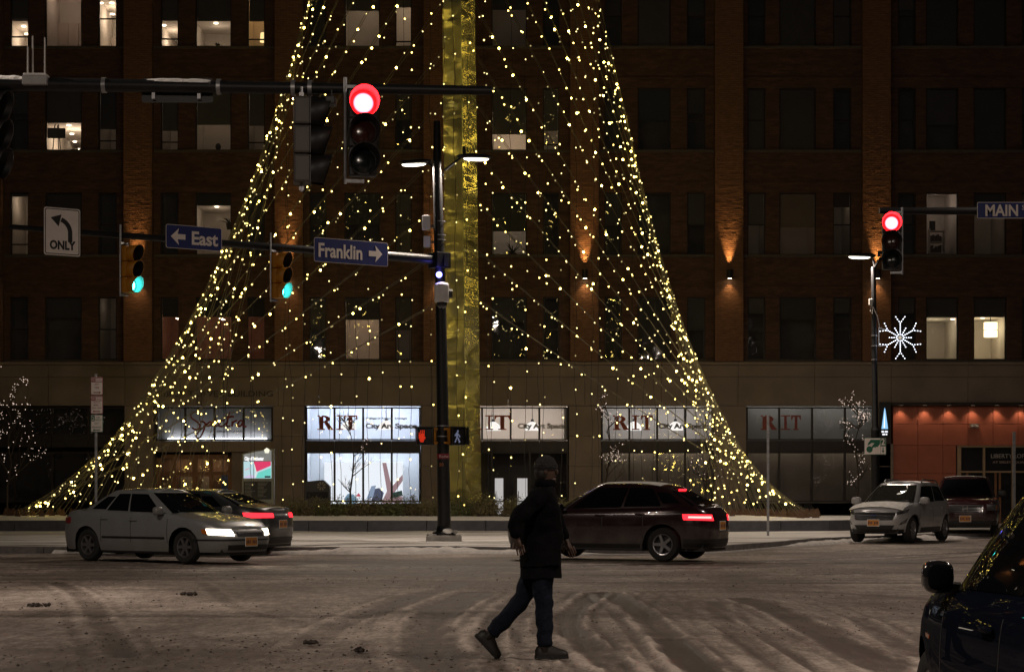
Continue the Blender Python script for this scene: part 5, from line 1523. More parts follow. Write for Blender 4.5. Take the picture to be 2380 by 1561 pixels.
mapbit([(.35,1),(.98,1),(.98,.75),(.46,.38)], (.82,.06,.16), 0); mapbit([(.02,.02),(.42,.02),(.40,.16),(.25,.22),(.02,.1)], (.72,.62,.86), 0); mapbit([(.45,.02),(.98,.02),(.98,.62),(.52,.34)], (.18,.72,.62), 0)
mapbit([(.34,.98),(.37,.98),(.47,.36),(.42,.02),(.40,.02),(.44,.38)], (.95,.93,.85), 1); mapbit([(.05,.52),(.2,.62),(.21,.58),(.06,.47)], (.85,.35,.45), 1); mapbit([(.76,.03),(.97,.03),(.97,.14),(.76,.14)], (.03,.05,.05), 1)
MB().box(-hw+.05, hw-.09, -.008, -.001, kz(1160), kz(1118)).build('info_panel', mat('kiosk_black_panel', (.02,.02,.022), .4), ki)
m = MB()
for k in range(11):
    for c0 in (0, 1):
        x0 = -hw+.09+c0*.44; m.box(x0, x0+random.uniform(.18,.36), -.0105, -.0085, kz(1121+k*3.2)-.012, kz(1121+k*3.2))
o = m.build('print_lines', mat('kiosk_print', (.30,.30,.31), .6), ki); o['kind'] = 'stuff'
m = MB(); cx, cz = hw*.55, kz(1047); m.prism([(cx+.10*math.cos(R(90+72*k)), cz+.10*math.sin(R(90+72*k))) for k in range(5)], -.03, -.012); m.build('city_badge', emis('badge_cream', (1,.95,.72), 1.1), ki)
NY = 66.9; nk = NY/F
nbx = thing('news_box', 'black newspaper dispenser cabinet with a geometric star print before the gallery window', 'dispenser', ((737-1190)*nk, NY, .12))
w = 29*nk; h = EYE+(1133-1115)*nk-.12
MB().prism([(-w,0),(w,0),(w,h-.22),(w-.22,h),(-w,h-.06)], 0, .5).build('cabinet', mat('dispenser_black', (.03,.028,.03), .45), nbx, bevel=.01)
MB().box(-w+.06, w-.06, -.008, -.001, h-.62, h-.40).build('window', mat('dispenser_window', (.015,.015,.018), .15), nbx)
x = text('LIVING', .12, mat('dispenser_print', (.22,.18,.14), .6), nbx, width=.30); x.data.name = 'lettering'; bpy.data.objects.remove(x)
m = MB()
for k in range(8):
    a = R(45*k+22); u = Vector((math.cos(a),0,math.sin(a))); v = Vector((-u.z,0,u.x)); c = Vector((w*.35,0,h-.20))
    q = [c+u*.03-v*.0, c+u*.13-v*.035, c+u*.15, c+u*.13+v*.035]; m.prism([(p.x,p.z) for p in q], -.006, -.001)
m.build('star_print', mat('dispenser_print2', (.25,.22,.18), .6), nbx)

# ------------------------------------------------------------------ cars
def paint(name, col, metal=.55, rough=.32, snow=0):
    if name in MATS: return MATS[name]
    m = mat(name, col, rough, metal, .05, 3, coat=1., spec=.5)
    # salt and road grime thrown up over the lower flanks
    n = m.node_tree; b = n.nodes['Principled BSDF']; tc = n.nodes['Texture Coordinate']
    sx = n.nodes.new('ShaderNodeSeparateXYZ'); n.links.new(tc.outputs['Object'], sx.inputs[0])
    ns = n.nodes.new('ShaderNodeTexNoise'); ns.inputs['Scale'].default_value = 3.5; ns.inputs['Detail'].default_value = 7; n.links.new(tc.outputs['Object'], ns.inputs['Vector'])
    ad = n.nodes.new('ShaderNodeMath'); ad.operation = 'MULTIPLY_ADD'; ad.inputs[1].default_value = .7; n.links.new(ns.outputs[0], ad.inputs[0]); n.links.new(sx.outputs[2], ad.inputs[2])
    mr = n.nodes.new('ShaderNodeMapRange'); mr.inputs[1].default_value = 1.15; mr.inputs[2].default_value = .62; mr.inputs[3].default_value = 0; mr.inputs[4].default_value = .62; n.links.new(ad.outputs[0], mr.inputs[0])
    src = b.inputs['Base Color'].links[0].from_socket
    mx = n.nodes.new('ShaderNodeMixRGB'); mx.inputs[2].default_value = (.13,.118,.105,1); n.links.new(mr.outputs[0], mx.inputs[0]); n.links.new(src, mx.inputs[1]); n.links.new(mx.outputs[0], b.inputs['Base Color'])
    inv = n.nodes.new('ShaderNodeMath'); inv.operation = 'MULTIPLY_ADD'; inv.inputs[1].default_value = -1.5; inv.inputs[2].default_value = 1; inv.use_clamp = True; n.links.new(mr.outputs[0], inv.inputs[0]); n.links.new(inv.outputs[0], b.inputs['Coat Weight'])
    iv2 = n.nodes.new('ShaderNodeMath'); iv2.operation = 'MULTIPLY_ADD'; iv2.inputs[1].default_value = -metal*1.5; iv2.inputs[2].default_value = metal; iv2.use_clamp = True; n.links.new(mr.outputs[0], iv2.inputs[0]); n.links.new(iv2.outputs[0], b.inputs['Metallic'])
    return m
M_carglass = mat('dark_car_glass', (.004,.005,.006), .0, 0, .1, 3, spec=.03)
def frost_glass():
    m = mat('frosted_windscreen', (.020,.020,.017), .0, 0, .97, 34, spec=.4); return m
M_headlens = mat('headlamp_lens', (.20,.20,.21), .12, .6, .3, 9, coat=1)
M_chrome = mat('chrome', (.55,.55,.57), .15, 1, .1)
M_rim = mat('alloy_rim', (.36,.36,.38), .3, .9, .1)
M_plate = mat('orange_plate', (.50,.20,.03), .5, 0, .15, 20)
M_plate_t = mat('plate_letters', (.02,.02,.06), .5)
M_tail = mat('tail_lens_red', (.22,.008,.01), .2, 0, .1, 4, coat=1)
M_amber = mat('amber_lens', (.45,.12,.01), .25, 0, .1, 4, coat=1)

def wheel_meshes(r, w, spokes, rimr, key):
    k = 'wheel_%s' % key
    t = MB().lathe([(rimr,-w/2+.01),(rimr+.015,-w/2),(r-.03,-w/2),(r-.006,-w/2+.025),(r,-w/4),(r,w/4),(r-.006,w/2-.025),(r-.03,w/2),(rimr+.015,w/2),(rimr,w/2-.01)], (0,0,0), 30, 'y')
    to = t.build('wheel', M_rubber, None, smooth=True)
    m = MB(); m.lathe([(rimr+.004,w/2-.012),(rimr-.018,w/2-.018),(rimr-.03,w/2-.06),(rimr-.03,-w/2+.02)], (0,0,0), 30, 'y')
    m.lathe([(0,w/2-.03),(.055,w/2-.03),(.07,w/2-.05)], (0,0,0), 14, 'y')
    for j in range(spokes):
        a = 2*PI*j/spokes; u = Vector((math.cos(a),0,math.sin(a))); v = Vector((-u.z,0,u.x)); y = Vector((0,1,0))
        a0, b0, a1, b1 = u*.05-v*.032, u*.05+v*.032, u*(rimr-.015)-v*.026, u*(rimr-.015)+v*.026
        i = len(m.v)
        for p, yy in ((a0,w/2-.028),(b0,w/2-.028),(b1,w/2-.02),(a1,w/2-.02),(a0,w/2-.08),(b0,w/2-.08),(b1,w/2-.07),(a1,w/2-.07)): m.v.append(tuple(p+y*yy))
        for q in ((0,1,2,3),(7,6,5,4),(0,4,5,1),(1,5,6,2),(2,6,7,3),(3,7,4,0)): m.f.append(tuple(i+c for c in q))
    ro = m.build('rim', M_rim, None, smooth=True)
    d = MB().lathe([(0,.0),(rimr-.03,.0)], (0,0,0), 20, 'y').build('brake_disc', M_dark, None)
    out = to.data, ro.data, d.data
    for o in (to, ro, d): bpy.data.objects.remove(o)
    return out

class Car:
    def __init__(s, name, label, cat, loc, yaw, L, Wd, H, top, wheels, r, cabin, pm, sill=.24, tw=.205, spokes=5, rimr=None, n=5.0, crown=.05, res=.05, key='a', glass=None, mirror=True, side_panes=None, wpane=(.07,.94), arch=.07, cn=7., bul=.015, zi=(.0,), seam=(), fsnow=False, ground=0, lower=None):
        s.root = thing(name, label, cat, (loc[0], loc[1], ground), yaw)
        s.L, s.W, s.H = L, Wd, H; s.a, s.b = L/2, Wd/2; s.n = n; s.sill = sill; s.top = top; s.wheels = wheels; s.r = r; s.arch = arch
        s.cab = cabin; s.pm = pm; s.cn = cn; s.bul = bul; s.crown = crown
        s.body(res); s.cabin_build()
        # wheels
        tm, rm, dm = wheel_meshes(r, tw, spokes, rimr or r*.62, key)
        for x in wheels:
            for sd in (1, -1):
                w = inst('wheel', tm, s.root, (x, sd*(s.ys(x)*.972-.012-tw/2), r), (0, 0, 0 if sd > 0 else PI)); inst('rim', rm, w); inst('brake_disc', dm, w)
        s.pane('windscreen', 'f', (-.87,.87), wpane, glass or M_carglass)
        s.pane('rear_window', 'r', (-.84,.84), (.10,.88), M_carglass)
        for x0, x1, t0, t1 in (side_panes or ((-.86,-.45,.12,.86),(-.42,.10,.10,.88),(.13,.80,.10,.88))):
            for sd in (1, -1): s.pane('side_window', sd, (x0, x1), (t0, t1), M_carglass)
        for x in seam:
            for sd in (1, -1): s.patch('door_seam', ('s', sd), [(x-.006, s.sill+.16), (x+.006, s.sill+.16), (x+.006, .0), (x-.006, .0)], M_dark, eps=.0015, ztop=True)
    def zt(s, x):
        xs, zs = zip(*s.top); return float(np.interp(x, xs, zs))
    def zb(s, x):
        z = s.sill
        for xw in s.wheels:
            ra = s.r+s.arch; d = abs(x-xw)
            if d < ra: z = max(z, s.r+math.sqrt(ra*ra-d*d)*.98)
        return min(z, s.zt(x)-.06)
    def fyx(s, h):
        return float(np.interp(h, [0,.12,.3,.55,.8,.92,1], [.935,.965,.985,1,.985,.965,.925])), float(np.interp(h, [0,.12,.4,.6,.85,1], [.965,.985,1,1,.985,.952]))
    def pt(s, x, y, z, eps=0):
        h = min(1, max(0, (z-s.sill)/max(.05, s.zt(x)-s.sill))); fy, fxx = s.fyx(h)
        ax = abs(x)/s.a; nx_ = math.copysign(ax**(s.n-1)/s.a, x); ny_ = math.copysign((abs(y)/s.b)**(s.n-1)/s.b, y) if y else 0
        l = math.hypot(nx_, ny_) or 1
        return Vector((x*(1+(fxx-1)*min(1, max(0, (ax-.6)/.4)))+eps*nx_/l, y*fy+eps*ny_/l, z))
    def ys(s, x): return s.b*max(0, 1-(abs(x)/s.a)**s.n)**(1/s.n)
    def xf(s, y): return s.a*max(0, 1-(abs(y)/s.b)**s.n)**(1/s.n)
    def plan(s, res):
        xc = s.a*.93; pts = []
        yc = s.ys(xc); g = list(np.linspace(0, yc, 12))
        for y in g[:-1]: pts.append((-s.xf(y), y))
        m = int(2*xc/res)
        xs = set(np.linspace(-xc, xc, m))
        for x in sorted(xs): pts.append((x, s.ys(x)))
        for y in g[::-1][1:]: pts.append((s.xf(y), y))
        return pts
    def body(s, res):
        pl_ = s.plan(res); M_ = 14; mb = MB()
        for sd in (1, -1):
            rows = []
            for x, y in pl_:
                z0, z1 = s.zb(x), s.zt(x)
                rows.append([s.pt(x, sd*y, z0+(z1-z0)*k/M_) for k in range(M_+1)])
            if sd < 0: rows = [r[::-1] for r in rows]
            mb.grid(rows)
        rows = []; K = 12
        for x, y in pl_:
            e = s.pt(x, y, s.zt(x)); row = []
            for k in range(K+1):
                q = 1-2*k/K; yy = e.y*q
                row.append((e.x, yy, s.zt(x)+s.crown*(1-abs(q)**2.2)*min(1, y/(s.b*.6))))
            rows.append(row)
        mb.grid(rows)
        s.shell = mb.build('body', s.pm, s.root, smooth=True, weld=True, sharp=38)
        u = MB(); u.box(-s.a*.93, s.a*.93, -s.b+.26, s.b-.26, s.sill-.06, s.sill+.34)
        u.box(s.wheels[0]+s.r+.09, s.wheels[1]-s.r-.09, -s.b+.06, s.b-.06, s.sill-.04, s.sill+.1)
        u.build('underbody', M_trim, s.root)
    def cabpt(s, fxn, gy, t, eps=0):
        c = s.cab; xfb, xrb, xfr, xrr, hb, hr = c['xfb'], c['xrb'], c['xfr'], c['xrr'], c['hb'], c['hr']
        xc = (xfb+xrb)/2*(1-t)+(xfr+xrr)/2*t; hl = (xfb-xrb)/2*(1-t)+(xfr-xrr)/2*t+.02*math.sin(PI*t); hw = hb*(1-t)+hr*t+s.bul*math.sin(PI*t)
        x0 = (xfb+xrb)/2+fxn*(xfb-xrb)/2
        zb_ = s.zt(x0)+(s.crown*.6 if abs(gy) < .75 else -.01)-.015; zr = s.H-.05-c.get('drop', .05)*max(0, -fxn)**2-.02*max(0, fxn)**3
        n = s.cn; ax = abs(fxn)**(n-1)/hl*math.copysign(1, fxn) if fxn else 0; ay = abs(gy)**(n-1)/hw*math.copysign(1, gy) if gy else 0; l = math.hypot(ax, ay) or 1
        return Vector((xc+fxn*hl+eps*ax/l, gy*hw+eps*ay/l, zb_*(1-t)+zr*t+eps*.35))
    def cplan(s):
        n = s.cn; f0 = .90; g0 = (1-f0**n)**(1/n); pts = []
        for g in np.linspace(0, g0, 10)[:-1]: pts.append((-(1-g**n)**(1/n), g))
        for f in np.linspace(-f0, f0, 40): pts.append((f, (1-abs(f)**n)**(1/n)))
        for g in np.linspace(g0, 0, 10)[1:]: pts.append(((1-g**n)**(1/n), g))
        return pts
    def cabin_build(s):
        pl_ = s.cplan(); mb = MB(); T = 10
        for sd in (1, -1):
            rows = [[s.cabpt(f, sd*g, k/T) for k in range(T+1)] for f, g in pl_]
            if sd < 0: rows = [r[::-1] for r in rows]
            mb.grid(rows)
        rows = []; K = 10
        for f, g in pl_:
            e = s.cabpt(f, g, 1); rows.append([(e.x+ (0), e.y*(1-2*k/K), e.z+.05*(1-abs(1-2*k/K)**2.5)*min(1, g/.5)) for k in range(K+1)])
        mb.grid(rows)
        s.cabin = mb.build('cabin', s.pm, s.root, smooth=True, weld=True, sharp=42)
    def pane(s, name, mode, ur, tr, m, eps=.004):
        n = s.cn; mb = MB(); rows = []
        for k in range(9):
            t = tr[0]+(tr[1]-tr[0])*k/8; row = []
            for j in range(11):
                u = ur[0]+(ur[1]-ur[0])*j/10
                if mode == 'f': f, g = (1-abs(u)**n)**(1/n), u
                elif mode == 'r': f, g = -(1-abs(u)**n)**(1/n), u
                else: f, g = u, mode*(1-abs(u)**n)**(1/n)
                row.append(s.cabpt(f, g, t, eps))
            rows.append(row)
        if mode == 1 or mode == 'r': rows = rows[::-1]
        mb.grid(rows); o = mb.build(name, m, s.root, smooth=True); return o
    def spt(s, mode, u, z, eps):
        if mode[0] == 's': return s.pt(u, mode[1]*s.ys(u), z, eps)
        if mode[0] == 'f': return s.pt(s.xf(u), u, z, eps)
        if mode[0] == 'r': return s.pt(-s.xf(u), u, z, eps)
        if mode[0] in 'pq':          # perimeter: distance from the front (p) or rear (q) centre line round the corner
            if not hasattr(s, 'per'):
                pp = [(s.xf(y), y) for y in np.linspace(0, s.ys(s.a*.93), 40)]+[(x, s.ys(x)) for x in np.linspace(s.a*.93, 0, 60)[1:]]
                d = np.concatenate([[0], np.cumsum([math.dist(a, b) for a, b in zip(pp[:-1], pp[1:])])]); s.per = (d, np.array(pp))
            d, pp = s.per; x = np.interp(abs(u), d, pp[:,0]); y = np.interp(abs(u), d, pp[:,1])
            return s.pt(x if mode[0] == 'p' else -x, math.copysign(y, u), z, eps)
    def patch(s, name, mode, cs, m, eps=.006, n=8, ztop=False, smooth=True, parent=None):
        """four cornered patch lying on the body: corners (u,z) in order"""
        mb = MB(); rows = []; (u0,z0),(u1,z1),(u2,z2),(u3,z3) = cs
        if ztop: z2 = s.zt(u2)-.03; z3 = z2
        top_ = []
        for k in range(n+1):
            q = k/n; row = []
            for j in range(n+1):
                w = j/n
                u = (u0*(1-w)+u1*w)*(1-q)+(u3*(1-w)+u2*w)*q; z = (z0*(1-w)+z1*w)*(1-q)+(z3*(1-w)+z2*w)*q
                row.append(s.spt(mode, u, z, eps))
            rows.append(row)
        mb.grid(rows)
        ring = [(k, 0) for k in range(n+1)]+[(n, j) for j in range(1, n+1)]+[(k, n) for k in range(n-1, -1, -1)]+[(0, j) for j in range(n-1, 0, -1)]
        def uv(k, j):
            q, w = k/n, j/n
            return (u0*(1-w)+u1*w)*(1-q)+(u3*(1-w)+u2*w)*q, (z0*(1-w)+z1*w)*(1-q)+(z3*(1-w)+z2*w)*q
        for (k1,j1),(k2,j2) in zip(ring, ring[1:]+ring[:1]):
            a, b = rows[k1][j1], rows[k2][j2]; c, d = s.spt(mode, *uv(k2,j2), -.012), s.spt(mode, *uv(k1,j1), -.012); mb.quad(a, b, c, d)
        return mb.build(name, m, parent or s.root, smooth=smooth, weld=True)
    def mirror(s, x, z, m, w=.2, h=.14, d=.13, out=.15, cover=None):
        for sd in (1, -1):
            b = MB(); b.ball((0,0,0), d*.55, w*.55, h*.58, 14, 10, .62); y = sd*(s.b*.93+out)
            o = b.build('mirror', m, s.root, smooth=True, loc=(x, y, z))
            MB().ball((-.045,0,0), .035, w*.46, h*.46, 12, 8, .6).build('mirror_glass', M_carglass, o, smooth=True)
            st = MB(); st.path([(0, -sd*(out+.03), -h*.45), (0, -sd*.02, -h*.35)], [.035,.03], 8); st.build('stalk', M_trim, o, smooth=True)
    def handle(s, x, z):
        for sd in (1, -1):
            p = s.pt(x, sd*s.ys(x), z, .02); b = MB(); b.ball(p, .11, .018, .018, 12, 6, .7); b.build('door_handle', s.pm, s.root, smooth=True)
    def plate(s, mode, z, w=.31, h=.155, y=0, off=.012):
        p = s.spt((mode,), y, z, off); sg = 1 if mode == 'f' else -1
        o = MB().cbox(p, .012, w, h).build('number_plate', M_plate, s.root, bevel=.003)
        t = text('JTA 4872' if False else 'NEW YORK', .04, M_plate_t, o, 'plate_lettering', width=.2, ext=.0006) if False else None
        m = MB()
        for k in range(7):
            if k == 3: continue
            yy = p.y-w*.40+w*.8*k/6; m.box(p.x+sg*.0062, p.x+sg*.0075, yy-.011, yy+.011, p.z-.035, p.z+.03)
        q = m.build('plate_characters', M_plate_t, o); q['kind'] = 'stuff'
        f = MB(); e = .012
        f.box(p.x-.004, p.x+.004, p.y-w/2-e, p.y+w/2+e, p.z-h/2-e, p.z-h/2-.001); f.box(p.x-.004, p.x+.004, p.y-w/2-e, p.y+w/2+e, p.z+h/2+.001, p.z+h/2+e)
        f.box(p.x-.004, p.x+.004, p.y-w/2-e, p.y-w/2-.001, p.z-h/2, p.z+h/2); f.box(p.x-.004, p.x+.004, p.y+w/2+.001, p.y+w/2+e, p.z-h/2, p.z+h/2)
        f.build('plate_frame', M_white, o)
        return o
    def wiper(s, y0, y1):
        m = MB(); n = s.cn
        pts = [s.cabpt((1-abs(u)**n)**(1/n), u, t, .02) for u, t in ((y0,.03),((y0+y1)/2,.07),(y1,.10))]
        m.path(pts, .011, 5); m.build('wiper', M_trim, s.root)

def heading(dx, dy): return math.atan2(dy, dx)

# --- parked silver crossover, three quarter front view
M_silver = paint('silver_paint', (.55,.55,.565), .55, .30)
c1p = G(2040, 1262)
hd = heading(-math.sin(R(31)), -math.cos(R(31)))
L_ = 4.1
fw = P(2117, 1262, 52); fw.z = 0         # front left wheel stands here
ca, sa = math.cos(hd), math.sin(hd)
off = Vector((1.30*ca-.75*sa, 1.30*sa+.75*ca, 0))
pos = G(2117, 1261)-off
e = Car('crossover', 'parked silver crossover dusted with snow, first at the kerb beyond the light tree', 'car', pos, hd, L_, 1.77, 1.62,
    [(-2.05,1.02),(-1.9,1.06),(.9,1.03),(1.15,1.02),(1.6,.97),(1.9,.90),(2.05,.82)], (-1.22,1.30), .345,
    dict(xfb=1.06, xrb=-1.93, xfr=.18, xrr=-1.62, hb=.795, hr=.575, drop=.07), M_silver, sill=.30, rimr=.235, spokes=7, n=4.4, res=.045, key='suv', glass=frost_glass(), crown=.06,
    side_panes=((-.90,-.62,.22,.80),(-.58,-.02,.12,.86),(.02,.78,.10,.86)), seam=(.92,-.10,-.98))
e.patch('grille', ('f',), [(-.50,.60),(.50,.60),(.60,.80),(-.60,.80)], M_trim, .010)
for z in (.635,.70,.765): e.patch('grille_bar', ('f',), [(-.52,z-.010),(.52,z-.010),(.54,z+.010),(-.54,z+.010)], M_chrome, .022)
e.patch('badge', ('f',), [(-.08,.69),(.08,.69),(.08,.75),(-.08,.75)], mat('dark_blue_badge', (.02,.03,.08), .3), .032)
e.patch('bumper_intake', ('f',), [(-.48,.33),(.48,.33),(.56,.47),(-.56,.47)], M_trim, .008)
e.patch('lower_trim', ('p',), [(-1.1,.30),(1.1,.30),(1.1,.36),(-1.1,.36)], M_trim, .012, n=24)
for sd in (1, -1):
    e.patch('headlight', ('p',), [(sd*.60,.735),(sd*.98,.80),(sd*1.10,.90),(sd*.64,.83)], M_headlens, .012)
    e.patch('lamp_bezel', ('p',), [(sd*.63,.75),(sd*.80,.78),(sd*.82,.82),(sd*.66,.81)], M_trim, .016)
    e.patch('fog_lamp_recess', ('p',), [(sd*.68,.47),(sd*1.0,.55),(sd*1.04,.67),(sd*.76,.55)], M_trim, .008)
    e.patch('fog_lamp', ('p',), [(sd*.74,.50),(sd*.92,.55),(sd*.94,.62),(sd*.78,.55)], M_headlens, .016)
    e.patch('tail_light', ('q',), [(sd*.62,.86),(sd*1.12,.88),(sd*1.12,.98),(sd*.62,.97)], M_tail, .010)
    e.patch('sill_trim', ('s', sd), [(-.82,.30),(.86,.30),(.86,.40),(-.82,.40)], M_trim, .008, n=10)
    e.patch('door_crease', ('s', sd), [(-.95,.50),(.85,.47),(.85,.485),(-.95,.515)], M_silver, .014, n=10)
    for xw in (-1.22, 1.30):
        m = MB(); rows = []
        for k in range(19):
            a = R(-8)+R(196)*k/18; q = .345+.07
            x0 = xw+q*math.cos(a); z0 = max(.26, .345+q*math.sin(a)*.98); x1 = xw+(q+.045)*math.cos(a); z1 = max(.26, .345+(q+.045)*math.sin(a)*.98)
            rows.append([e.pt(x0, sd*e.ys(x0), z0, -.03), e.pt(x0, sd*e.ys(x0), z0, .014), e.pt(x1, sd*e.ys(x1), z1, .012), e.pt(x1, sd*e.ys(x1), z1, -.01)])
        m.grid(rows).build('arch_trim', M_silver, e.root, smooth=True)
    m = MB(); m.path([e.cabpt(.62, sd*.86, 1, .03)+Vector((0,0,.02)), e.cabpt(.5, sd*.86, 1, .03)+Vector((0,0,.085)), e.cabpt(-.6, sd*.86, 1, .03)+Vector((0,0,.085)), e.cabpt(-.8, sd*.86, 1, .03)+Vector((0,0,.02))], .02, 6); m.build('roof_rail', M_trim, e.root, smooth=True)
e.plate('f', .53); e.mirror(.80, 1.10, M_silver, .24, .17, .15, .13); e.handle(.08, .90); e.handle(-.82, .92); e.wiper(-.7,.1); e.wiper(-.1,.72)
m = MB(); rows = []
for f in np.linspace(-.78,.9,14): rows.append([e.cabpt(f, g, 1, .0)+Vector((0,0,.056-.05*abs(g)**2.5+.008*random.random())) for g in np.linspace(-.93,.93,12)])
m.grid(rows).build('snow_cover', M_snow, e.root, smooth=True)
m = MB(); rows = []
for x in np.linspace(1.10,1.90,12): rows.append([(x, y, e.zt(x)+e.crown*(1-abs(y/e.ys(x)/.93)**2.2)+(.007 if 1.12 < x < 1.85 and abs(y) < .66 else -.012)) for y in np.linspace(-.74,.74,14)])
m.grid(rows).build('snow_cover', mat('thin_snow_film', (.50,.49,.46), .7, 0, .25, 9), e.root, smooth=True)

# --- dark red pickup behind it
M_maroon = paint('maroon_paint', (.028,.005,.007), .3, .25)
hd2 = heading(-math.sin(R(13)), -math.cos(R(13)))
pp = P(2318, 1250, 57.5)
pk = Car('pickup', 'parked dark red pickup with twin bar grille behind the silver crossover at the right edge', 'pickup truck', (12.95+.6, 57.0+2.5), hd2, 5.25, 1.97, 1.80,
    [(-2.62,1.15),(-.8,1.15),(.9,1.17),(1.25,1.16),(2.0,1.12),(2.45,1.06),(2.62,.99)], (-1.55,1.55), .37,
    dict(xfb=1.20, xrb=-1.0, xfr=.45, xrr=-.75, hb=.88, hr=.66, drop=.02), M_maroon, sill=.36, n=6, res=.06, key='pick', spokes=5, side_panes=((-.86,-.05,.1,.88),(.0,.80,.1,.88)), seam=(.95,-.1,-.95))
pk.patch('grille', ('f',), [(-.52,.74),(.52,.74),(.54,.95),(-.54,.95)], M_trim, .010)
for z0 in (.76,.86):
    for (a, b, c, d) in ((-.50,.50,z0,z0+.014),(-.50,.50,z0+.055,z0+.069),(-.50,-.485,z0+.014,z0+.055),(.485,.50,z0+.014,z0+.055)): pk.patch('grille_bar', ('f',), [(a,c),(b,c),(b,d),(a,d)], M_chrome, .022)
m = MB(); p = pk.spt(('f',), 0, .845, .03)
for (y0,y1,z0,z1) in ((-.075,-.045,-.08,.08),(.045,.075,-.08,.08),(-.045,.045,-.015,.015)): m.box(p.x, p.x+.012, y0, y1, p.z+z0, p.z+z1)
m.build('badge', M_chrome, pk.root, bevel=.004)
pk.patch('bumper_band', ('p',), [(-1.2,.60),(1.2,.60),(1.2,.70),(-1.2,.70)], M_maroon, .03, n=24)
pk.patch('bumper_lower', ('p',), [(-1.1,.36),(1.1,.36),(1.1,.50),(-1.1,.50)], M_trim, .012, n=24)
for sd in (1, -1): pk.patch('headlight', ('p',), [(sd*.62,.80),(sd*1.06,.80),(sd*1.08,.97),(sd*.62,.97)], M_headlens, .012); pk.patch('turn_lamp', ('p',), [(sd*.98,.82),(sd*1.05,.82),(sd*1.06,.94),(sd*.98,.94)], M_amber, .016); pk.patch('tail_light', ('q',), [(sd*.8,.8),(sd*1.02,.8),(sd*1.02,1.1),(sd*.8,1.1)], M_tail, .01)
pk.plate('f', .56, off=.045); pk.mirror(.95, 1.28, M_trim, .25, .2, .15, .15); pk.handle(.0,1.02)
m = MB(); rows = []
for f in np.linspace(-.8,.9,10): rows.append([pk.cabpt(f, g, 1, .0)+Vector((0,0,.052-.05*abs(g)**2.5)) for g in np.linspace(-.9,.9,10)])
m.grid(rows).build('snow_cover', mat('thin_snow_film', (.5,.49,.46), .7), pk.root, smooth=True)

# --- silver sedan turning in front of the planter, headlights on
M_sedan = paint('grey_silver_paint', (.27,.28,.285), .35, .34)
hl = emis('headlight_on', (1,.86,.66), 7)
hd3 = heading(math.cos(R(36)), -math.sin(R(36)))
ps3 = P(375, 1300, 39.0)
sd_ = Car('sedan', 'silver sedan with both headlights lit crossing on the left', 'car', (ps3.x, 39.4), hd3, 4.65, 1.76, 1.44,
    [(-2.32,.93),(-1.75,1.0),(-1.3,.98),(.8,.94),(1.1,.92),(1.7,.84),(2.1,.76),(2.32,.66)], (-1.33,1.36), .315,
    dict(xfb=1.05, xrb=-1.72, xfr=.18, xrr=-.95, hb=.775, hr=.555, drop=.02), M_sedan, sill=.22, n=4.6, res=.05, key='sed', spokes=6, crown=.05, side_panes=((-.74,-.42,.16,.74),(-.38,.08,.12,.86),(.12,.76,.10,.86)), seam=(.95,-.05,-.9))
sd_.patch('grille', ('f',), [(-.34,.52),(.34,.52),(.38,.63),(-.38,.63)], M_trim, .010); sd_.patch('grille_bar', ('f',), [(-.33,.57),(.33,.57),(.33,.585),(-.33,.585)], M_chrome, .018)
sd_.patch('bumper_intake', ('f',), [(-.55,.26),(.55,.26),(.55,.36),(-.55,.36)], M_trim, .008)
sd_.patch('bumper_strip', ('p',), [(-1.3,.44),(1.3,.44),(1.3,.47),(-1.3,.47)], M_trim, .012, n=24)
for q in (1, -1):
    h_ = sd_.patch('headlight', ('p',), [(q*.42,.53),(q*.96,.56),(q*1.0,.67),(q*.46,.66)], hl, .012)
    sd_.patch('turn_lamp', ('p',), [(q*.97,.56),(q*1.08,.58),(q*1.10,.66),(q*1.0,.66)], M_amber, .012)
    sd_.patch('tail_light', ('q',), [(q*.5,.72),(q*1.05,.74),(q*1.05,.86),(q*.5,.86)], M_tail, .01)
    sd_.patch('side_strip', ('s', q), [(-.86,.46),(.88,.46),(.88,.50),(-.86,.50)], M_trim, .010, n=10)
    p = sd_.spt(('p',), q*.7, .6, .1)
    light('SPOT', 'headlight_beam', tuple(p), 130, (1,.86,.66), sd_.root, rot=(R(90-5),0,R(-90)), spot_size=R(70), spot_blend=.9, shadow_soft_size=.06)
sd_.plate('f', .42); sd_.mirror(.78, 1.0, M_sedan, .2, .14, .13, .12); sd_.handle(.02,.82); sd_.handle(-.80,.84)
def roof_snow(c, f0=-.75, f1=.85):
    m = MB(); rows = []
    for f in np.linspace(f0, f1, 10): rows.append([c.cabpt(f, g, 1, .0)+Vector((0,0,.052-.05*abs(g)**2.5)) for g in np.linspace(-.9,.9,10)])
    m.grid(rows).build('snow_cover', mat('thin_snow_film', (.5,.49,.46), .7), c.root, smooth=True)

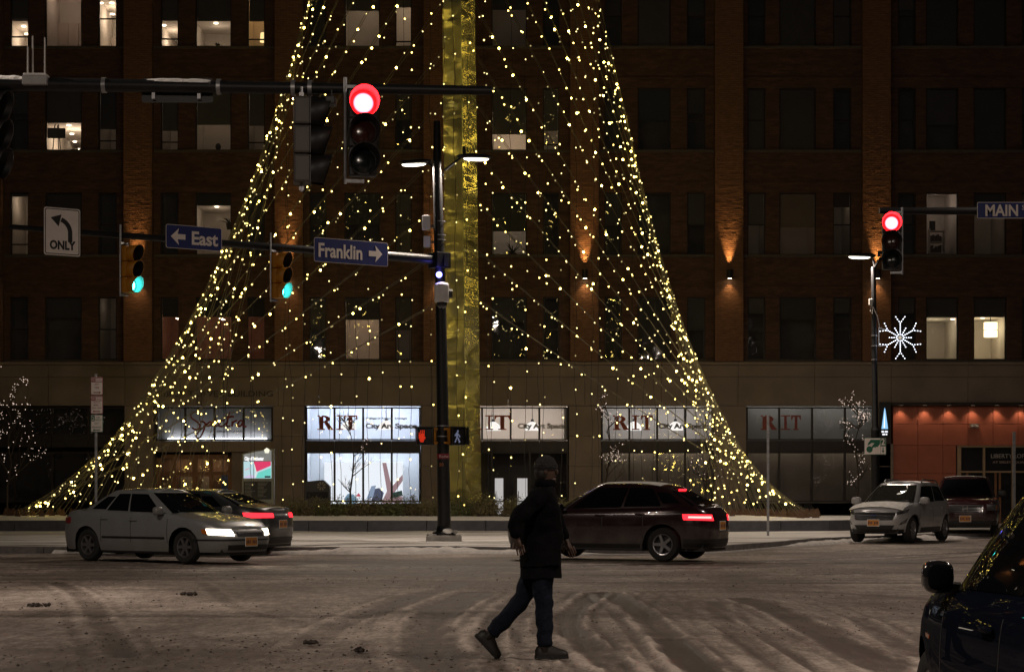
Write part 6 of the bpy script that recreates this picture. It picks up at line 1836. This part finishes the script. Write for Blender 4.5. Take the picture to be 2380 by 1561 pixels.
# --- dark sedan behind it driving the other way
M_dgrey = paint('dark_grey_paint', (.05,.052,.056), .4, .3)
tl_on = emis('tail_light_on', (1,.02,.03), 3.2)
tl_hot = emis('tail_light_hot', (1,.22,.2), 4.0)
hd4 = heading(-math.cos(R(24)), math.sin(R(24)))
ps4 = P(430, 1288, 43.4)
d4 = Car('sedan', 'dark grey sedan with red tail lights lit, half hidden behind the silver sedan', 'car', (ps4.x, 44.2), hd4, 4.7, 1.8, 1.42,
    [(-2.35,.98),(-1.75,1.06),(-1.3,1.0),(.8,.95),(1.2,.93),(1.8,.85),(2.2,.76),(2.35,.68)], (-1.4,1.38), .32,
    dict(xfb=1.1, xrb=-1.75, xfr=.2, xrr=-.95, hb=.79, hr=.56, drop=.02), M_dgrey, sill=.22, n=4.6, res=.06, key='sed2', spokes=5, side_panes=((-.72,-.40,.16,.74),(-.36,.08,.12,.86),(.12,.76,.10,.86)), seam=(.95,-.05,-.9))
for q in (1, -1):
    d4.patch('tail_light', ('q',), [(q*.34,.80),(q*1.06,.80),(q*1.10,.91),(q*.34,.90)], tl_on, .012); d4.patch('headlight', ('p',), [(q*.46,.58),(q*.98,.6),(q*1.02,.7),(q*.5,.69)], hl, .012)
d4.plate('r', .66); d4.mirror(.8, 1.0, M_dgrey, .2, .14, .13, .12); d4.handle(.0,.84); d4.handle(-.85,.86)
d4.patch('bumper_lower', ('q',), [(-1.1,.24),(1.1,.24),(1.1,.38),(-1.1,.38)], M_trim, .012, n=24)

# --- dark maroon hatchback driving left behind the walking person
M_dmar = paint('black_cherry_paint', (.020,.005,.007), .3, .22)
hd5 = heading(-math.cos(R(26)), math.sin(R(26)))
ps5 = P(1436, 1300, 40)
h5 = Car('hatchback', 'dark maroon hatchback with glowing red tail lights behind the walking person', 'car', (ps5.x, 40.3), hd5, 4.5, 1.8, 1.57,
    [(-2.25,1.02),(-1.95,1.08),(-1.3,1.05),(.8,1.0),(1.15,.98),(1.7,.90),(2.05,.82),(2.25,.74)], (-1.32,1.34), .335,
    dict(xfb=1.08, xrb=-2.0, xfr=.22, xrr=-1.35, hb=.79, hr=.58, drop=.10), M_dmar, sill=.26, n=4.6, res=.05, key='hat', spokes=5, side_panes=((-.84,-.58,.24,.72),(-.54,.0,.12,.86),(.04,.76,.10,.86)), seam=(.95,-.05,-.92))
for q in (1, -1):
    h5.patch('tail_light', ('q',), [(q*.42,.80),(q*1.10,.82),(q*1.12,.93),(q*.46,.92)], tl_on, .012); h5.patch('tail_glow', ('q',), [(q*.50,.845),(q*1.0,.855),(q*1.0,.89),(q*.50,.885)], tl_hot, .018)
    h5.patch('headlight', ('p',), [(q*.46,.63),(q*.98,.66),(q*1.02,.78),(q*.5,.76)], hl, .012)
    h5.patch('sill_trim', ('s', q), [(-.85,.26),(.85,.26),(.85,.34),(-.85,.34)], M_chrome if q < 0 else M_trim, .008, n=10)
    h5.patch('body_strip', ('s', q), [(-1.7,.93),(1.0,.90),(1.0,.912),(-1.7,.945)], M_chrome, .006, n=10)
m = MB(); p0 = h5.cabpt(-1, -.3, .93, .02); p1 = h5.cabpt(-1, .3, .93, .02); m.path([p0, p1], .018, 6); m.build('brake_light', tl_on, h5.root)
h5.plate('r', .70); h5.mirror(.85, 1.06, M_dmar, .2, .15, .13, .12); h5.handle(.0,.9); h5.handle(-.85,.93)
h5.patch('bumper_lower', ('q',), [(-1.1,.28),(1.1,.28),(1.1,.44),(-1.1,.44)], M_trim, .012, n=24)
roof_snow(h5)

# --- glossy navy hatchback in the right foreground, seen along its left side
M_navy = mat('navy_paint', (.006,.008,.015), .4, 0, .05, 3, coat=.12, cr=.0, spec=.0)
hd6 = heading(-math.sin(R(1)), math.cos(R(1)))
# pillar foot stands at picture (2236,1372), 9.85 m away
YA = 9.85; pa = Vector(((2190-1190)/F*YA, YA, 0))
ca, sa = math.cos(hd6), math.sin(hd6)
lo = Vector((1.02, .80, 0))
pos6 = pa-Vector((lo.x*ca-lo.y*sa, lo.x*sa+lo.y*ca, 0))
f6 = Car('hatchback', 'glossy navy hatchback cut by the right border in the foreground', 'car', pos6, hd6, 4.25, 1.78, 1.52,
    [(-2.12,.96),(-1.8,1.0),(.7,.945),(1.05,.93),(1.55,.88),(1.9,.79),(2.12,.68)], (-1.28,1.32), .32,
    dict(xfb=1.16, xrb=-1.95, xfr=.37, xrr=-1.4, hb=.795, hr=.59, drop=.08), M_navy, sill=.24, n=3.6, res=.03, key='fore', spokes=7, crown=.07, cn=8, side_panes=((-.84,-.60,.2,.72),(-.56,-.02,.10,.88),(.02,.80,.08,.89)), seam=(.72,-.36,-1.0), arch=.06)
f6.mirror(.68, 1.02, mat('gloss_black_mirror', (.008,.008,.010), .15, 0, .1, coat=1),   .135, .135, .13, .075)
f6.handle(-.18, .83); f6.handle(-1.05, .86)
for q in (1, -1):
    f6.patch('headlight', ('p',), [(q*.50,.58),(q*.85,.62),(q*.98,.72),(q*.55,.67)], M_headlens, .003)
    f6.patch('tail_light', ('q',), [(q*.55,.82),(q*1.15,.84),(q*1.15,.95),(q*.6,.95)], M_tail, .010)
    f6.patch('side_marker', ('s', q), [(1.02,.70),(1.12,.705),(1.12,.725),(1.02,.72)], M_amber, .004)
f6.patch('grille', ('f',), [(-.5,.42),(.5,.42),(.5,.56),(-.5,.56)], M_trim, .01); f6.plate('f', .42)

# ------------------------------------------------------------------ walking person
PY0 = 17.07
PS = F/PY0
def pp_(px, py, d=0.): return Vector(((px-1190)/PS, PY0+d, EYE+(1133-py)/PS))
def skin(name, chains, m, parent, sub=2, root=0, flat=None):
    """chains: lists of (point, radius); shared points are joined by key"""
    v, r, e, key = [], [], [], {}
    for ch in chains:
        last = None
        for p, q in ch:
            k = tuple(round(c, 4) for c in p)
            if k not in key: key[k] = len(v); v.append(tuple(p)); r.append(q)
            i = key[k]
            if last is not None and last != i: e.append((last, i))
            last = i
    me = bpy.data.meshes.new(name); me.from_pydata(v, e, [])
    o = bpy.data.objects.new(name, me); COL.objects.link(o)
    md = o.modifiers.new('skin', 'SKIN')
    for i, sv in enumerate(me.skin_vertices[0].data):
        q = r[i]; sv.radius = q if isinstance(q, tuple) else (q, q)
        sv.use_root = (i == root)
    md.use_smooth_shade = True
    s_ = o.modifiers.new('sub', 'SUBSURF'); s_.levels = sub; s_.render_levels = sub
    dg = bpy.context.evaluated_depsgraph_get()
    me2 = bpy.data.meshes.new_from_object(o.evaluated_get(dg)); me2.name = name
    bpy.data.objects.remove(o)
    me2.materials.clear(); me2.materials.append(m); me2.shade_smooth()
    o = bpy.data.objects.new(name, me2); COL.objects.link(o)
    if parent is not None: o.parent = parent
    return o
M_skin = mat('skin', (.075,.042,.030), .55, 0, .08, 12)
M_jacket = mat('black_jacket', (.003,.003,.004), .9, 0, .35, 14, bump=.5, bscale=9, spec=.1)
M_jeans = mat('dark_blue_jeans', (.006,.009,.019), .85, 0, .4, 22, bump=.4, bscale=16, spec=.2)
M_boot = mat('brown_boot', (.010,.007,.005), .55, 0, .3, 20)
base = pp_(1262, 1525)
pelv = pp_(1258, 1282); waist = pp_(1258, 1235); chest = pp_(1262, 1175); neck0 = pp_(1265, 1138); neck1 = pp_(1268, 1118); head = pp_(1271, 1092)
# near leg is the planted right one; camera sees the right side (nearer = smaller y)
hipN = pp_(1256, 1290, -.10); kneeN = pp_(1264, 1402, -.10); ankN = pp_(1266, 1498, -.10); ballN = pp_(1296, 1519, -.10)
hipF = pp_(1256, 1290, .10); kneeF = pp_(1212, 1398, .10); ankF = pp_(1140, 1476, .12); ballF = pp_(1128, 1509, .12)
shN = pp_(1256, 1150, -.19); elN = pp_(1196, 1206, -.27); wrN = pp_(1202, 1248, -.25)
shF = pp_(1264, 1150, .19); elF = pp_(1296, 1214, .26); wrF = pp_(1318, 1258, .22)
body = skin('person', [
    [(pelv,.10),(waist,.11),(chest,.14),(neck0,.075),(neck1,.058),(head+Vector((0,0,-.05)),.075),(head,.088),(head+Vector((-.01,0,.06)),.080),(head+Vector((-.015,0,.10)),.05)],
    [(pelv,.10),(hipN,.072),(hipN.lerp(kneeN,.5),.064),(kneeN,.055),(kneeN.lerp(ankN,.35),.054),(ankN,.034)],
    [(pelv,.10),(hipF,.072),(hipF.lerp(kneeF,.5),.064),(kneeF,.055),(kneeF.lerp(ankF,.35),.054),(ankF,.034)],
    [(chest,.14),(shN,.062),(shN.lerp(elN,.5),.050),(elN,.042),(elN.lerp(wrN,.4),.040),(wrN,.027)],
    [(chest,.14),(shF,.062),(shF.lerp(elF,.5),.050),(elF,.042),(elF.lerp(wrF,.4),.040),(wrF,.027)],
], M_skin, None)
tag(body, 'person in a black jacket, dark jeans and boots striding right across the snowy crossing', 'person')
# face: nose, brow, chin, eyes, mouth, ears
fm = MB(); f = Vector((1,0,0))
fm.ball(head+Vector((.083,0,-.014)), .017,.012,.024,8,6); fm.ball(head+Vector((.048,0,-.082)), .034,.036,.024,8,6); fm.ball(head+Vector((.074,0,.018)), .018,.052,.014,8,6)
for s_ in (-1,1): fm.ball(head+Vector((-.01, s_*.082, -.008)), .018,.008,.028,8,6)
fm.build('face_features', M_skin, body, smooth=True)
em_ = MB()
for s_ in (-1,1): em_.ball(head+Vector((.072, s_*.034, .001)), .009,.012,.008,8,6)
em_.build('eyes', mat('eye_white', (.12,.11,.10), .3), body, smooth=True)
MB().ball(head+Vector((.070,0,-.052)), .008,.022,.005,8,6).build('mouth', mat('lips', (.22,.08,.06), .5), body, smooth=True)
# hands with five fingers each
def hand(wr, d, curl, side, name='hand'):
    """wr wrist, d forearm direction, side +1 / -1 picks where the thumb leaves"""
    d = d.normalized(); across = Vector((1,0,0))-d*d.x; across = across.normalized() if across.length > .2 else Vector((0,1,0)); nrm = d.cross(across)*side
    pc = wr+d*.055
    ch = [[(wr-d*.03,(.026,.024)),(wr,(.026,.022)),(pc,(.040,.020)),(wr+d*.092,(.040,.016))]]
    root = 1
    o = skin(name, ch, M_skin, body, 2, root)
    for k, (off, l) in enumerate(((-.030,.068),(-.010,.080),(.011,.076),(.030,.058))):
        b0 = wr+d*.085+across*off; pts = [(b0-d*.02,.0095)]; dd = d.copy(); p = b0
        for j, q in enumerate((.42,.32,.26)):
            dd = (dd+nrm*curl*(.5+.4*j)).normalized(); pts.append((p,.0098-.0008*j)); p = p+dd*l*q
        pts.append((p,.0075)); skin('finger', [pts], M_skin, o, 1)
    tb = wr+d*.03-across*.030; td = (d*.75-across*.65+nrm*.35).normalized()
    skin('thumb', [[(tb,.012),(tb+td*.035,.0115),(tb+td*.035+(td+d*.5+nrm*.4).normalized()*.032,.009)]], M_skin, o, 1)
hand(wrN, (wrN-elN)+Vector((.02,0,0)), .55, 1); hand(wrF, (wrF-elF), .45, -1)
jk = skin('jacket', [
    [(pp_(1257,1312),(.165,.20)),(pp_(1257,1288),(.175,.21)),(waist,(.165,.20)),(chest,(.175,.20)),(pp_(1264,1146),(.125,.12)),(pp_(1266,1124),(.085,.085))],
    [(chest,(.175,.20)),(shN,.098),(shN.lerp(elN,.5),.082),(elN,.075),(elN.lerp(wrN,.55),.066),(wrN,.046)],
    [(chest,(.175,.20)),(shF,.098),(shF.lerp(elF,.5),.082),(elF,.075),(elF.lerp(wrF,.55),.066),(wrF,.046)],
], M_jacket, body, 2, 1)
jn = skin('jeans', [
    [(pp_(1258,1262),.145),(pp_(1258,1284),.15),(hipN,(.122,.115)),(hipN.lerp(kneeN,.5),.105),(kneeN,.080),(kneeN.lerp(ankN,.4),.080),(ankN+Vector((0,0,.045)),.074),(ankN+Vector((.0,0,-.012)),.078)],
    [(pp_(1258,1284),.15),(hipF,(.122,.115)),(hipF.lerp(kneeF,.5),.105),(kneeF,.080),(kneeF.lerp(ankF,.4),.078),(ankF.lerp(kneeF,.1),.070),(ankF,.074)],
], M_jeans, body, 2, 1)
def crumple(o, amp):
    for v in o.data.vertices:
        p = v.co; q = math.sin(p.z*31+p.x*17)+.7*math.sin(p.z*57-p.x*23+p.y*19)+.6*math.sin(p.x*44+p.z*13)+.5*math.sin(p.y*50+p.z*71)
        v.co = p+v.normal*(amp*q*.5)
crumple(jk, .012); crumple(jn, .008)
BX = [-.085,-.072,-.035,.02,.07,.12,.165,.188,.198]; BW = [.016,.031,.037,.035,.040,.044,.040,.029,.012]; BH = [.060,.088,.112,.120,.098,.076,.064,.052,.036]
def boot(M):
    m = MB(); rows = []
    for x, w, h in zip(BX, BW, BH):
        rows.append([(x, y, z) for y, z in ((0,.0),(-w,.0),(-w*1.03,.022),(-w*.97,h*.55),(-w*.62,h*.90),(0,h),(w*.62,h*.90),(w*.97,h*.55),(w*1.03,.022),(w,.0),(0,.0))])
    m.grid(rows); m.poly(rows[0][::-1]); m.poly(rows[-1])
    m.path([(-.004,0,.05),(-.004,0,.11),(-.006,0,.17),(-.008,0,.22)], [.044,.050,.052,.054], 14)
    m.xform(M); m.build('boot', M_boot, body, smooth=True, sharp=60)
    k = MB(); pts = [(x-.004 if x < 0 else x+.004, -w*1.06) for x, w in zip(BX, BW)]+[(x-.004 if x < 0 else x+.004, w*1.06) for x, w in reversed(list(zip(BX, BW)))]
    k.prismz(pts, -.012, .016); k.xform(M); k.build('boot_sole', M_rubber, body)
boot(Matrix.Translation((ankN.x, ankN.y, .002)))
boot(Matrix.Translation(ankF)@Matrix.Rotation(R(47), 4, 'Y')@Matrix.Translation((0,0,-.10)))
cap = MB(); 
rows = []
for j in range(9):
    b = R(-8)+R(98)*j/8; rows.append([(head.x-.008+.099*math.cos(b)*math.cos(2*PI*k/18), head.y+.096*math.cos(b)*math.sin(2*PI*k/18), head.z+.018+.112*math.sin(b)) for k in range(19)])
cap.grid(rows); cap.lathe([(.096,-.005),(.103,.0),(.103,.026),(.097,.032)], (head.x-.008, head.y, head.z+.02), 18)
cap.build('knit_hat', mat('dark_knit_hat', (.014,.014,.016), .9, 0, .3, 40, bump=.6, bscale=60), body, smooth=True)
hr = MB(); hr.ball(head+Vector((-.035,0,-.025)), .075,.082,.085,12,8); hr.build('hair', mat('dark_hair', (.012,.009,.007), .6), body, smooth=True)
cl = MB(); cl.lathe([(.085,-.05),(.095,-.03),(.092,.0),(.082,.015),(.072,.0)], pp_(1267,1118), 16); cl.build('collar', M_jacket, body, smooth=True)
